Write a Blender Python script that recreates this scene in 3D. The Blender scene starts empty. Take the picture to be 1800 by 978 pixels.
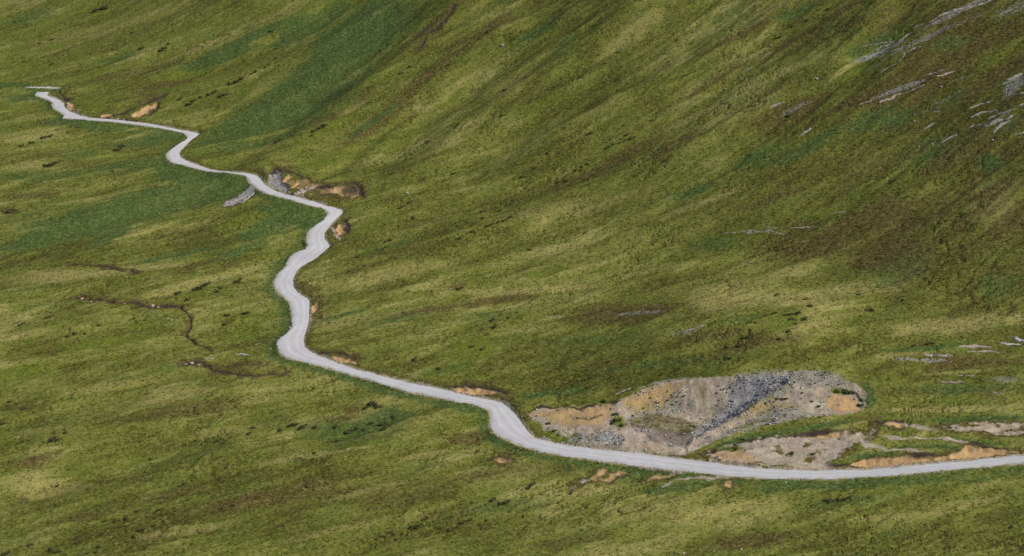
import bpy, math, random
import numpy as np
from mathutils import Vector, Matrix, Euler

random.seed(7)
RNG = np.random.default_rng(11)
SC = bpy.context.scene
COL = SC.collection

# ------------------------------------------------------------------ camera
W, H = 1800.0, 978.0
FOV = math.radians(35.0)
F = W / 2 / math.tan(FOV / 2)
CAMZ = 200.0
PITCH = math.radians(21.0)
CP, SP = math.cos(PITCH), math.sin(PITCH)
cam_d = bpy.data.cameras.new("camera")
cam = bpy.data.objects.new("camera", cam_d)
COL.objects.link(cam)
cam.location = (0, 0, CAMZ)
cam.rotation_euler = (math.radians(90) - PITCH, 0, 0)
cam_d.sensor_width = 36.0
cam_d.angle = FOV
cam_d.clip_start = 1.0
cam_d.clip_end = 8000.0
SC.camera = cam


def rays(P):
    P = np.asarray(P, float).reshape(-1, 2)
    x = (P[:, 0] - W / 2) / F
    y = -(P[:, 1] - H / 2) / F
    return np.stack([x, CP + y * SP, -SP + y * CP], 1)


# ------------------------------------------------------------------ noise
def _hash(ix, iy, seed):
    h = (ix.astype(np.int64) * 374761393 + iy.astype(np.int64) * 668265263 + seed * 1442695041) & 0xFFFFFFFF
    h = ((h ^ (h >> 13)) * 1274126177) & 0xFFFFFFFF
    h = ((h ^ (h >> 16)) * 2246822519) & 0xFFFFFFFF
    return (h ^ (h >> 15)) & 0xFFFFFFFF


def gnoise(x, y, seed=0):
    """gradient noise, about -1..1"""
    x0 = np.floor(x); y0 = np.floor(y)
    fx = x - x0; fy = y - y0
    ix = x0.astype(np.int64); iy = y0.astype(np.int64)
    u = fx * fx * fx * (fx * (fx * 6 - 15) + 10)
    v = fy * fy * fy * (fy * (fy * 6 - 15) + 10)

    def g(dx, dy):
        a = _hash(ix + dx, iy + dy, seed).astype(np.float64) * (2 * math.pi / 4294967296.0)
        return np.cos(a) * (fx - dx) + np.sin(a) * (fy - dy)
    n = (g(0, 0) * (1 - u) + g(1, 0) * u) * (1 - v) + (g(0, 1) * (1 - u) + g(1, 1) * u) * v
    return n * 1.5


def fbm(x, y, seed=0, octaves=4, gain=0.5):
    t = 0; a = 1.0; s = 0
    for k in range(octaves):
        t = t + a * gnoise(x * 2 ** k + 17.3 * k, y * 2 ** k - 9.1 * k, seed + k)
        s += a; a *= gain
    return t / s * 1.3


def sstep(a, b, x):
    t = np.clip((x - a) / (b - a), 0, 1)
    return t * t * (3 - 2 * t)


# ------------------------------------------------------------------ the land before any digging
UX, UY = 0.73, 0.683


def rot(x, y, deg):
    c, s = math.cos(math.radians(deg)), math.sin(math.radians(deg))
    return c * x + s * y, -s * x + c * y       # along, across


def base(x, y):
    s = UX * (x - 135) + UY * (y - 383)
    z = 0.10 * s + 0.35 * 25 * np.logaddexp(0, (s - 45) / 25)
    st = sstep(20, 120, s)
    a, b = rot(x, y, 33)
    z = z + st * (4.6 * gnoise(a / 190, b / 62, 3) + 2.4 * gnoise(a / 110, b / 27, 4))
    z = z + 12.0 * np.exp(-((x - 74) / 42) ** 2 - ((y - 456) / 30) ** 2)          # the shoulder the gravel pit is dug into
    a, b = rot(x, y, 24)
    z = z + (1 - 0.6 * st) * (2.2 * gnoise(a / 110, b / 55, 5) + 1.1 * gnoise(a / 60, b / 22, 6))
    return 360 - 45 * np.logaddexp(0, (360 - z) / 45)          # the hill levels off far above the picture


def project(X, Y, Z):
    dy = Y; dz = Z - CAMZ
    d = dy * CP - dz * SP
    u = dy * SP + dz * CP
    return W / 2 + F * X / d, H / 2 - F * u / d


def seg_dist(x, y, P, closed=False):
    P = np.asarray(P, float)
    Q = np.roll(P, -1, 0) if closed else P[1:]
    A = P if closed else P[:-1]
    best = np.full(x.shape, 1e9); tt = np.zeros(x.shape); ii = np.zeros(x.shape, int)
    for k in range(len(A)):
        ax, ay = A[k]; bx, by = Q[k]
        L = (bx - ax) ** 2 + (by - ay) ** 2 + 1e-9
        t = np.clip(((x - ax) * (bx - ax) + (y - ay) * (by - ay)) / L, 0, 1)
        d = np.hypot(x - ax - t * (bx - ax), y - ay - t * (by - ay))
        c = d < best
        best = np.where(c, d, best); tt = np.where(c, t, tt); ii = np.where(c, k, ii)
    return best, ii + tt


# ------------------------------------------------------------------ the ground sheet: a fan of rows and columns
def graded(a, b, n, p):
    t = np.linspace(0, 1, n)
    return a + (b - a) * t ** p


AZ = np.concatenate([np.linspace(-75, -23.5, 40)[:-1], np.linspace(-23.5, 23.5, 1480), np.linspace(23.5, 75, 40)[1:]])
AZ = np.radians(AZ)
rr = [300.0]
while rr[-1] < 1060:
    rr.append(rr[-1] + 0.50 * (rr[-1] / 330) ** 0.8)
RAD = np.concatenate([np.linspace(5, 296, 40), np.array(rr), np.geomspace(1075, 5200, 60)])
NA, NR = len(AZ), len(RAD)
GR, GA = np.meshgrid(RAD, AZ, indexing='ij')
GX = GR * np.sin(GA); GY = GR * np.cos(GA)
GZ0 = base(GX, GY)
FLAT = dict(x=GX.ravel(), y=GY.ravel())


def gridsample(A, x, y):
    r = np.hypot(x, y); a = np.arctan2(x, y)
    fi = np.interp(r, RAD, np.arange(NR)); fj = np.interp(a, AZ, np.arange(NA))
    i = np.clip(fi.astype(int), 0, NR - 2); j = np.clip(fj.astype(int), 0, NA - 2)
    u = fi - i; v = fj - j
    return (A[i, j] * (1 - u) + A[i + 1, j] * u) * (1 - v) + (A[i, j + 1] * (1 - u) + A[i + 1, j + 1] * u) * v


def window(x0, x1, y0, y1):
    m = (GX >= x0) & (GX <= x1) & (GY >= y0) & (GY <= y1)
    return m


def unproject(P, hf=None, n=260, t0=260., t1=1900.):
    hf = hf or land
    R = rays(P)
    ts = np.linspace(t0, t1, n)
    X = R[:, 0:1] * ts; Y = R[:, 1:2] * ts; Z = CAMZ + R[:, 2:3] * ts
    d = Z - hf(X, Y)
    below = d < 0
    i = np.argmax(below, 1)
    i = np.clip(np.where(below.any(1), i, n - 1), 1, n - 1)
    lo = ts[i - 1]; hi = ts[i]
    for _ in range(22):
        m = (lo + hi) / 2
        b = (CAMZ + R[:, 2] * m - hf(R[:, 0] * m, R[:, 1] * m)) < 0
        hi = np.where(b, m, hi); lo = np.where(b, lo, m)
    return np.stack([R[:, 0] * hi, R[:, 1] * hi, CAMZ + R[:, 2] * hi], 1)


def land(x, y):
    return gridsample(GZ0, x, y)


# folds of the slope: (line on the ground, height in metres, half width in metres); negative heights are gullies
FOLDS = [
 ([(450,302),(520,247),(610,177),(700,112),(800,22),(850,-30)], 5.0, 13), ([(395,290),(500,222),(590,140),(670,65),(740,0)], -4.0, 14),
 ([(545,330),(610,282),(660,240),(712,203),(760,165)], -1.5, 3.2), ([(270,132),(350,98),(420,79),(490,46),(570,5)], 3.6, 10), ([(270,150),(370,115),(470,82),(560,35),(640,-10)], -3.6, 11),
 ([(1560,-20),(1520,60),(1470,118),(1390,165),(1290,215),(1180,262)], 2.6, 7), ([(1610,-20),(1550,65),(1490,140),(1400,195),(1300,250)], -3.0, 9),
 ([(1430,-20),(1330,38),(1240,92),(1120,162),(1000,228),(880,292)], 3.0, 10), ([(1330,-20),(1230,60),(1100,140),(960,215),(830,300)], -2.6, 9),
 ([(1190,-20),(1080,50),(960,130),(820,235),(700,330)], 2.8, 10), ([(1010,-20),(930,60),(860,120),(760,205),(650,300)], -2.6, 8),
 ([(1250,250),(1130,295),(1000,345),(880,395),(760,430)], 1.8, 8), ([(1290,300),(1150,340),(1010,385),(860,430)], -1.4, 7),
 ([(1830,568),(1700,596),(1590,628),(1490,642)], 1.7, 6), ([(1830,610),(1700,625),(1600,645)], -1.0, 5),
 ([(0,872),(110,850),(200,826),(262,806),(330,782),(410,765)], -2.2, 5), ([(330,815),(420,800),(520,800),(600,803),(645,785),(725,755),(800,732)], 2.6, 7),
 ([(430,775),(520,760),(600,768),(680,750)], -1.8, 8), ([(0,790),(120,768),(240,745),(360,715)], 1.8, 8), ([(440,460),(330,492),(230,520),(150,535)], 1.6, 8),
 ([(560,340),(520,400),(450,425),(360,440)], 2.0, 9), ([(575,370),(510,385),(450,408)], -2.6, 8), ([(420,320),(320,350),(200,385),(60,425)], -2.6, 13), ([(240,240),(140,275),(40,300)], 1.6, 8), ([(300,250),(200,250),(120,235)], -1.4, 6),
 ([(900,870),(780,915),(640,950)], -1.4, 7), ([(1250,870),(1080,920),(900,970)], 1.6, 8),
]
for _pts, _h, _w in FOLDS:
    _P = unproject(_pts)[:, :2]
    _m = (GX > _P[:, 0].min() - 3 * _w) & (GX < _P[:, 0].max() + 3 * _w) & (GY > _P[:, 1].min() - 3 * _w) & (GY < _P[:, 1].max() + 3 * _w)
    _x, _y = GX[_m], GY[_m]
    _d, _t = seg_dist(_x + 2.5 * gnoise(_x / 14, _y / 14, 401), _y + 2.5 * gnoise(_x / 14, _y / 14, 402), _P)
    _e = np.clip(np.minimum(_t, len(_P) - 1 - _t) * 1.4, 0, 1)
    GZ0[_m] += .8 * _h * np.exp(-(_d / _w) ** 2) * (.35 + .65 * _e)
GZ = GZ0.copy()


# ------------------------------------------------------------------ the road: pairs of edge stretches (upper edge, lower edge)
SEG = [
 ([(1990,775),(1900,786),(1800,799)], [(1990,786),(1900,799),(1800,813)]),
 ([(1800,799),(1703,809),(1602,818),(1502,826),(1435,826.5),(1334,823),(1267,814.5),(1200,806)],
  [(1800,813),(1703,821),(1602,833),(1502,839.5),(1435,841),(1334,839.5),(1267,836),(1200,828)]),
 ([(1200,806),(1137,797.5),(1070,791),(1002,782.5),(952,772)], [(1200,828),(1137,821),(1070,811),(1002,802.6),(940,791)]),
 ([(952,772),(935,766),(922,747)], [(940,791),(902,779),(878,766)]),
 ([(922,747),(908.6,729),(895,714),(878,705)], [(878,766),(861,752),(860,744),(864,732),(859,721)]),
 ([(878,705),(841.5,698.6),(784.5,685),(734,675),(684,663),(633.5,651),(578,631)],
  [(859,721),(835,712),(778,700),(727,690),(674,675),(627,661),(573,645)]),
 ([(578,631),(549,619),(535,609)], [(573,645),(538,637),(507,630)]),
 ([(535,609),(534,597),(541,583)], [(507,630),(492,621),(487,604)]),
 ([(541,583),(545,569),(545,555)], [(487,604),(489,595),(502,587),(513,576),(514,562)]),
 ([(545,555),(545,536),(547,527),(533,520.6)], [(514,562),(510.6,543),(509,531),(500,523)]),
 ([(533,520.6),(519,509),(515,493.5),(522,477)], [(500,523),(486,510),(480,498),(486,483)]),
 ([(522,477),(537.6,465),(552,457.6)], [(486,483),(500,470),(507,455)]),
 ([(552,457.6),(568.7,445.6),(584,432)], [(507,455),(513,447),(523,441),(541,436.5)]),
 ([(584,432),(574,424),(569.6,418),(572.4,409)], [(541,436.5),(541.5,427),(538,420),(541,409)]),
 ([(572.4,409),(581.6,398),(592.6,387)], [(541,409),(549.5,399.6),(559.6,392)]),
 ([(592.6,387),(602,377.5),(607,371)], [(559.6,392),(570.6,385),(577,378)]),
 ([(607,371),(600,369),(591,366.5)], [(577,378),(578.5,373),(573,368)]),
 ([(591,366.5),(572,361),(554,354.5),(526,347),(499,341)], [(573,368),(557.8,364),(532,357),(510,349.5),(488,343)]),
 ([(499,341),(484,335),(469,327),(462,319.6)], [(488,343),(473,340),(458,333),(445.5,327)]),
 ([(462,319.6),(460,312),(451,307.6),(436,305)], [(445.5,327),(439,320.5),(438,313),(434,308)]),
 ([(436,305),(431,304),(407,301.7),(388,300),(370,298),(359,293.6)], [(434,308),(416,305.8),(392,302.5),(370,301),(359,300)]),
 ([(359,293.6),(337.5,286.5),(321,279)], [(359,300),(337.5,294.6),(319,288.5),(303,286.5)]),
 ([(321,279),(316,271),(321,261)], [(303,286.5),(292.5,276),(294.5,267)]),
 ([(321,261),(335,248.6),(353,237)], [(294.5,267),(307,257),(325,246.6)]),
 ([(353,237),(350,235),(345.6,233)], [(325,246.6),(331,239.4),(323,234)]),
 ([(345.6,233),(327,230),(296.6,224),(260,217),(215,212),(184,208.7),(153,206.7)],
  [(323,234),(302.7,230),(276,225),(251.6,219.6),(215,215),(190,212),(147,209)]),
 ([(153,206.7),(139,201.6),(122.7,195.5)], [(147,209),(125,208.5),(108,207.7)]),
 ([(122.7,195.5),(114.5,189),(112.5,181)], [(108,207.7),(115.6,203),(108,198.5),(94,191),(91,186)]),
 ([(112.5,181),(102,174),(88,170)], [(91,186),(93,181),(86,176)]),
 ([(88,170),(84,167.5),(83,166)], [(86,176),(69.6,170),(58,166.8)]),
 ([(83,166),(86,163),(88,161.5)], [(58,166.8),(62,163.7),(70,161.5)]),
]


def along(P, n):
    P = np.asarray(P, float)
    d = np.r_[0, np.cumsum(np.hypot(*np.diff(P, axis=0).T))]
    t = np.linspace(0, d[-1], n)
    return np.stack([np.interp(t, d, P[:, 0]), np.interp(t, d, P[:, 1])], 1)


def gsmooth(a, sig):
    k = np.exp(-0.5 * (np.arange(-3 * sig, 3 * sig + 1) / sig) ** 2); k /= k.sum()
    p = np.pad(a, 3 * sig, mode='edge')
    return np.convolve(p, k, mode='valid')


def stations(segs, dens=0.75):
    U, D = [], []
    for u, d in segs:
        uw = unproject(u); dw = unproject(d)
        L = max(np.hypot(*np.diff(uw[:, :2], axis=0).T).sum(), np.hypot(*np.diff(dw[:, :2], axis=0).T).sum())
        n = max(3, int(L / dens))
        a, b = along(u, n), along(d, n)
        if U: a, b = a[1:], b[1:]
        U.append(a); D.append(b)
    U = np.concatenate(U); D = np.concatenate(D)
    for k in range(2):                          # round off the traced corners a little
        U[:, k] = gsmooth(U[:, k], 2); D[:, k] = gsmooth(D[:, k], 2)
    return U, D


def make_road_line(segs, zoff=0.0, wmin=4.6):
    U, D = stations(segs)
    zc = unproject((U + D) / 2)[:, 2]
    zs = gsmooth(zc, 13) + zoff
    ru, rd = rays(U), rays(D)
    tu = (zs - CAMZ) / ru[:, 2]; td = (zs - CAMZ) / rd[:, 2]
    uw = np.stack([ru[:, 0] * tu, ru[:, 1] * tu], 1)
    dw = np.stack([rd[:, 0] * td, rd[:, 1] * td], 1)
    v = dw - uw
    wd = np.hypot(v[:, 0], v[:, 1])
    need = np.clip(wmin - wd, 0, 4.0)            # where a grass verge hides part of the road
    ext = gsmooth(need, 6)
    dw = dw + v / np.maximum(wd, .3)[:, None] * ext[:, None]
    dist = np.hypot(uw[:, 0], uw[:, 1])
    berm = np.clip((ext) * (CAMZ - zs) / dist, 0, 1.6)
    return dict(u=uw, d=dw, z=zs, berm=berm, c=(uw + dw) / 2, w=np.hypot(*(dw - uw).T) / 2)


ROAD = make_road_line(SEG)
FAR = make_road_line([([(44,153.5),(60,153.1),(80,153.3),(95,153.9),(108,154.9)], [(44,153.8),(60,154.2),(80,155.1),(95,155.8),(108,155.6)])], wmin=0)

S_ALL = UX * (GX - 135) + UY * (GY - 383)
HILL = sstep(0, 130, S_ALL)
AA, AB = rot(GX, GY, 31)
BA, BB = rot(GX, GY, 20)
ROCKSIDE = sstep(55, 170, GX) * sstep(425, 500, GY)        # the heathy right-hand slope


def streak(la, lb, seed, oct=3):
    """noise drawn out along the fall line; the fall line turns between the hill and the valley floor"""
    k = HILL
    return fbm(AA / la, AB / lb, seed, oct) * k + fbm(BA / la, BB / lb, seed + 50, oct) * (1 - k)


WARP = 0.35 * gnoise(GX / 9, GY / 9, 70) + 0.3 * gnoise(GX / 3.2, GY / 3.2, 71)
ST_BIG = streak(55, 9, 100)
ST_MID = streak(16, 4.0, 110)
ST_FINE = streak(5.0, 1.5, 120, 2)
HUM = fbm(GX / 2.4, GY / 2.4, 130, 2)
LARGE = fbm(GX / 60, GY / 60, 140, 3)

# ------------------------------------------------------------------ vegetation map, laid on the ground in metres
VEG = {k: np.zeros_like(GX) for k in ('lush', 'green', 'brown', 'straw', 'ochre', 'rock', 'peat_and_shade', 'beige')}


def patch(kind, cx, cy, rx, ry, ang=0, k=1.0, ragged=1.0):
    a = math.radians(ang)
    e1 = (cx + rx * math.cos(a), cy - rx * math.sin(a)); e2 = (cx + ry * math.sin(a), cy + ry * math.cos(a))
    P = unproject([(cx, cy), e1, e2])[:, :2]
    A = np.stack([P[1] - P[0], P[2] - P[0]], 1)
    try:
        Ai = np.linalg.inv(A)
    except np.linalg.LinAlgError:
        return
    ext = (np.abs(A[:, 0]) + np.abs(A[:, 1])) * 1.7
    m = window(P[0, 0] - ext[0], P[0, 0] + ext[0], P[0, 1] - ext[1], P[0, 1] + ext[1])
    dx = GX[m] - P[0, 0]; dy = GY[m] - P[0, 1]
    p = Ai[0, 0] * dx + Ai[0, 1] * dy; q = Ai[1, 0] * dx + Ai[1, 1] * dy
    d = np.sqrt(p * p + q * q) + ragged * (0.38 * ST_BIG[m] + 0.28 * ST_MID[m] + 0.22 * WARP[m])
    v = k * sstep(1.25, 0.35, d)
    VEG[kind][m] = 1 - (1 - VEG[kind][m]) * (1 - v)


for p in [
 (430,70,130,13,20,1),(390,100,100,11,14,1),(545,50,80,14,30,.9),(640,55,120,50,32,.75),(600,100,120,40,34,.5),(540,175,150,40,33,.55),
 (430,225,110,35,28,.55),(950,55,45,9,33,1),(990,75,30,8,30,.4),(655,215,70,5,38,.9),(160,222,90,9,-6,1),(290,236,40,11,0,.9),
 (370,318,75,17,-8,1),(310,300,45,14,0,.6),(505,372,62,20,-12,1),(510,368,50,16,-12,.8),(330,312,90,14,-8,.8),(470,400,55,13,25,.95),(540,395,30,10,20,.6),(330,345,130,22,8,.75),(230,370,130,26,10,.7),  # drop below the road bend: lush growth with its shade deepened in the green
 (120,400,110,22,5,.7),(200,412,50,18,20,.75),(60,427,70,9,10,.85),(60,172,60,8,0,.8),(20,150,50,6,0,.8),(680,742,55,20,10,.8),(600,765,120,22,0,.4),
 (700,692,60,9,-15,.9),(800,714,50,9,-12,.8),(640,672,40,8,-15,.9),(1540,215,70,25,20,.45),(1640,260,80,30,15,.3),(1745,285,24,14,0,.8),
 (1440,250,90,14,28,.5),(1340,270,80,12,28,.4),(1540,75,70,12,32,.5),(1660,75,40,14,20,.4),(1700,818,110,7,8,.9),(1500,852,220,9,3,.7),(1180,858,70,9,8,.7),(1070,835,130,20,5,.35),
 (500,480,14,40,-10,.5),(505,560,10,30,0,.4),(1330,280,40,20,20,.3),(420,440,60,8,18,.6),(300,452,90,6,12,.6),(1260,430,60,20,5,.35),(1580,470,60,30,10,.3),(1750,500,40,25,10,.4),
 (840,560,60,14,5,.4),(700,560,60,8,10,.4),(250,250,60,10,5,.5),(150,270,60,10,5,.4),(80,310,80,10,5,.4),(220,100,50,8,20,.5),(1400,20,40,10,20,.5),(60,30,60,14,10,.4),
 (230,290,90,14,8,.5),(1210,340,60,10,20,.5),(1060,600,120,12,6,.3),(1420,752,110,5,9,.8),(1680,686,130,13,2,.45),(1630,612,80,7,5,.6),(1720,735,120,6,1,.6),(1525,700,16,22,0,.7),(1150,640,120,8,6,.4),(980,690,80,7,8,.5),(1300,774,50,6,14,.7),(1640,786,70,4,-2,.7),(1700,776,90,5,-4,.6),(1540,800,50,5,6,.6),(1520,690,14,20,0,.6),(1300,560,40,12,8,.4),(870,890,120,14,8,.35),(1500,880,80,12,5,.35),  # thin strips above the bare ground: dark grass, lip shadow painted in
]: patch('lush', *p)
for p in [
 (560,766,60,8,3,.9),(650,778,55,7,5,.8),(300,560,100,10,10,.6),(200,600,90,9,6,.75),(40,655,60,14,10,.85),(5,772,30,14,0,.7),(830,610,55,25,10,.8),(800,650,50,10,5,.6),
 (945,482,45,10,8,.6),(660,390,60,18,30,.5),(1550,85,50,9,38,.9),(1500,130,50,8,35,.7),(1450,375,80,14,10,.4),(255,812,52,6,15,1),(120,835,60,4,12,.8),(845,478,22,9,0,.7),(540,300,90,14,30,.4),
 (1330,110,80,9,28,.4),(1480,200,60,10,20,.4),(1390,250,70,10,20,.4),(560,240,80,10,34,.5),(330,130,60,10,20,.4),(960,180,60,9,25,.5),(800,170,60,6,38,.5),(700,260,70,7,38,.5),(880,330,70,8,22,.4),
 (1100,330,90,9,25,.5),(480,330,30,8,-10,.5),(420,390,60,10,18,.5),(330,455,70,7,12,.5),(1380,560,40,14,5,.6),(1560,865,40,7,5,.7),(1040,900,90,10,8,.3),(850,740,40,10,0,.3),(1700,700,60,8,4,.4),(460,560,40,14,15,.5),(420,590,50,10,12,.6),
 (1310,750,10,4,14,.4),(1260,770,50,9,18,.8),
]: patch('green', *p)
for p in [
 (700,180,150,15,42,.8),(800,90,60,13,40,.7),(860,50,70,11,40,.7),(740,60,70,9,42,.8),(1290,70,90,8,30,.7),(1400,70,120,7,32,.7),(1260,140,120,10,30,.5),(1640,120,180,34,22,.55),
 (1560,165,150,18,20,.75),(1380,200,110,16,22,.55),(1470,420,150,36,12,.55),(1560,450,80,34,5,.6),(1100,550,120,20,8,.7),(760,545,120,8,8,.6),(890,525,60,7,5,.6),(800,505,32,5,15,.7),
 (1560,370,150,24,12,.4),(1640,690,120,9,2,.5),(1600,640,90,6,4,.5),(1450,610,70,7,8,.4),(1220,630,90,8,6,.4),(1540,735,60,5,0,.5),(330,720,150,20,8,.5),(500,870,150,24,12,.55),(60,810,60,10,10,.6),(420,885,60,12,10,.6),(200,70,150,24,20,.4),(290,150,100,11,22,.6),(150,145,60,8,15,.7),
 (720,860,150,30,12,.35),(60,345,60,8,0,.5),(20,372,30,7,-8,.7),(1700,640,120,12,5,.7),(1730,690,70,16,3,.4),(600,335,45,16,0,.7),(520,318,34,18,-20,.85),(560,335,40,10,-10,.7),(600,400,16,18,0,.7),(250,192,45,12,25,.7),(835,683,60,9,-5,.6),(575,180,50,12,30,.6),(560,215,40,8,30,.5),(640,170,40,10,40,.5),
 (1110,270,80,14,28,.5),(1000,320,60,8,25,.5),(1190,250,60,10,28,.5),(900,400,90,6,12,.4),(750,390,80,5,18,.5),(700,440,70,6,14,.4),(640,470,60,6,14,.4),(240,130,120,8,18,.5),(350,110,70,9,18,.6),
 (100,160,20,6,-10,.8),(200,195,90,6,8,.6),(230,260,80,9,4,.5),(160,290,70,10,6,.5),(80,270,60,8,5,.5),(400,470,60,8,18,.5),(340,470,60,7,20,.5),(440,640,60,8,0,.6),(380,645,60,7,-8,.7),(560,620,20,8,-20,.6),
 (560,535,12,30,0,.7),(535,505,16,12,-30,.8),(950,760,20,14,0,.6),(820,770,60,12,8,.6),(900,830,120,14,4,.35),(300,870,70,10,10,.5),(150,910,60,12,8,.4),(800,900,130,12,10,.4),(1320,950,120,14,4,.6),(1590,830,60,4,4,.5),
 (1000,950,90,10,8,.4),(1240,590,120,16,6,.4),(1350,600,80,12,6,.5),(1080,640,80,10,8,.4),(1700,280,80,14,20,.3),(1360,350,100,10,18,.5),(620,720,20,8,0,.6),(600,735,60,8,5,.5),
]: patch('brown', *p)
for p in [
 (1700,570,150,16,9,.75),(1660,719,140,5,1,.7),(1690,655,90,4,6,.5),(1420,570,110,9,12,.5),(1330,520,60,12,10,.5),(1750,350,60,60,10,.55),(1270,520,70,28,6,.75),(960,440,80,11,12,.65),(950,510,110,7,5,.75),(690,480,120,16,12,.5),(1000,370,150,22,16,.4),(1110,60,80,22,36,.5),
 (1330,30,90,8,28,.75),(1300,165,200,7,27,.55),(1240,355,90,8,20,.5),(60,240,80,15,0,.6),(60,290,70,12,5,.5),(250,470,110,11,8,.65),(110,485,100,13,5,.6),(330,500,110,11,14,.65),(200,45,150,14,18,.5),
 (360,85,80,8,20,.6),(80,860,90,18,6,.6),(300,700,90,11,14,.6),(650,862,100,7,14,.5),(1250,900,90,16,12,.65),(1350,885,60,10,10,.5),(1700,885,80,9,12,.4),(800,240,80,15,36,.5),(1480,125,50,5,36,.8),
 (1250,215,120,7,28,.5),(1060,190,80,14,26,.4),(900,150,50,16,30,.4),(1180,110,60,14,30,.4),(440,250,40,8,30,.3),(560,330,40,8,30,.5),(480,190,120,5,30,.6),(620,190,40,8,38,.6),(340,205,40,8,20,.4),
 (600,560,90,18,8,.5),(1500,510,120,14,8,.5),(1600,620,120,6,8,.5),(1650,720,120,5,3,.5),(180,350,70,9,5,.4),(330,400,60,8,16,.4),(450,470,40,6,20,.5),(180,680,110,10,10,.5),(60,760,80,9,8,.4),(420,755,90,8,6,.4),
 (540,800,110,7,8,.5),(830,830,90,8,8,.4),(1000,870,100,8,10,.5),(1100,910,100,8,10,.4),(600,930,120,9,12,.4),(330,930,90,9,8,.5),(1560,910,120,9,5,.4),(750,800,60,7,10,.5),(640,785,25,4,10,.6),(1420,590,90,10,8,.4),(1180,470,100,9,10,.4),
]: patch('straw', *p)


def inside(x, y, P):
    P = np.asarray(P, float); r = np.zeros(x.shape, bool); j = len(P) - 1
    for i in range(len(P)):
        xi, yi = P[i]; xj, yj = P[j]
        c = ((yi > y) != (yj > y)) & (x < (xj - xi) * (y - yi) / (yj - yi + 1e-12) + xi)
        r ^= c; j = i
    return r


def sdf(poly_px, pad=6, hf=None):
    """plan signed distance (negative inside) of an outline given on the ground; returns mask, distance"""
    P = unproject(poly_px, hf)[:, :2]
    m = window(P[:, 0].min() - pad, P[:, 0].max() + pad, P[:, 1].min() - pad, P[:, 1].max() + pad)
    x, y = GX[m], GY[m]
    d, _ = seg_dist(x, y, P, True)
    return m, np.where(inside(x, y, P), -d, d)


REGION = np.zeros(GX.shape, np.int16)      # which bare patch of ground a point belongs to (0: hillside)
REGION_INFO = {}


def bare(kind, poly, depth=0.5, k=1.0, rag=0.8, region=None, soft=0.5):
    m, d = sdf(poly)
    d = d + rag * (1.3 * WARP[m] + 0.9 * HUM[m] + 0.7 * ST_FINE[m])
    v = k * sstep(soft, -soft, d)
    halo = .75 * sstep(2.6, .2, d + .8 * HUM[m] + .8 * ST_MID[m])
    VEG['brown'][m] = np.maximum(VEG['brown'][m], halo); VEG['peat_and_shade'][m] = np.maximum(VEG['peat_and_shade'][m], .5 * halo * (d > 0))
    VEG[kind][m] = np.maximum(VEG[kind][m], v)
    for o in ('ochre', 'rock', 'beige'):
        if o != kind: VEG[o][m] *= (1 - v)
    if depth:
        GZ[m] -= depth * sstep(0.2, -1.4, d)
    if region:
        REGION[m] = np.where(d < 0, region, REGION[m])


def line(kind, pts, w=0.6, k=1.0, depth=0.0, wob=None):
    P = unproject(pts)[:, :2]
    pad = 5 + w
    m = window(P[:, 0].min() - pad, P[:, 0].max() + pad, P[:, 1].min() - pad, P[:, 1].max() + pad)
    x, y = GX[m], GY[m]
    wob = wob if wob is not None else 1.3
    d, t = seg_dist(x + wob * gnoise(x / 7, y / 7, 81) + .5 * wob * gnoise(x / 2.6, y / 2.6, 83), y + wob * gnoise(x / 7, y / 7, 82) + .5 * wob * gnoise(x / 2.6, y / 2.6, 84), P)
    d = d / np.clip(1.1 + 1.0 * gnoise(x / 4.5, y / 4.5, 85), .45, 2.2) + 0.3 * HUM[m] * w
    v = k * sstep(w * 1.3, w * 0.3, d)
    VEG[kind][m] = np.maximum(VEG[kind][m], v)
    if kind in ('peat_and_shade',):
        for o in ('ochre', 'rock', 'beige'): VEG[o][m] *= (1 - 0.7 * v)
    if depth:
        GZ[m] -= depth * sstep(w * 1.6, 0, d)


# micro relief of the tussocky ground (before the bare patches are dug)
GZ += 1.0 * ST_BIG * (0.45 + 0.55 * HILL) + 0.42 * ST_MID + 0.18 * ST_FINE + 0.10 * HUM
# small sharp-lipped steps and creases in the turf, here and there
C1 = streak(11, 3.2, 230, 2); C2 = fbm(GX / 26, GY / 26, 240, 2)
CREASE = np.exp(-(C1 / .07) ** 2) * sstep(.05, .45, C2) + .8 * HILL * np.exp(-(streak(6, 2.2, 235, 2) / .07) ** 2) * sstep(.2, .6, fbm(GX / 18, GY / 18, 241, 2))
GZ -= 0.55 * CREASE

# ---- the gravel pit beside the road
PIT = [(928,727),(950,718),(985,716),(1010,722),(1045,713),(1080,708),(1100,698),(1130,686),(1165,671),(1210,665),(1260,664),(1310,657),(1370,655),(1440,652),
       (1500,672),(1525,690),(1518,722),(1470,728),(1400,736),(1330,752),(1280,768),(1235,785),(1205,800),(1140,795),(1070,788),(1005,778),(960,762),(945,745)]
BOWL = PIT[:13] + [(1385,661),(1391,676),(1372,690),(1335,710),(1305,733),(1270,751),(1218,776),(1205,800)] + PIT[23:]
m, db = sdf(BOWL, 60)
mo, d = sdf(PIT, 8)
full = np.full(GX.shape, 99.0); full[mo] = d; d = full[m]
full[m] = db; db = full[m]
d = d + 0.9 * WARP[m] + 0.5 * HUM[m]; db = db + 0.8 * WARP[m] + 0.4 * HUM[m]
x, y = GX[m], GY[m]
zi = ROAD['z'][np.argmin((ROAD['c'][:, 0][None] - 60) ** 2 + (ROAD['c'][:, 1][None] - 395) ** 2)]
floor = zi - 0.9 + 0.03 * np.hypot(x - 60, y - 390) + 0.5 * gnoise(x / 11, y / 8, 31) + 0.25 * gnoise(x / 3.2, y / 3.2, 32)
steep = 0.78 + 0.08 * gnoise(x / 14, y / 14, 33)
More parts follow.
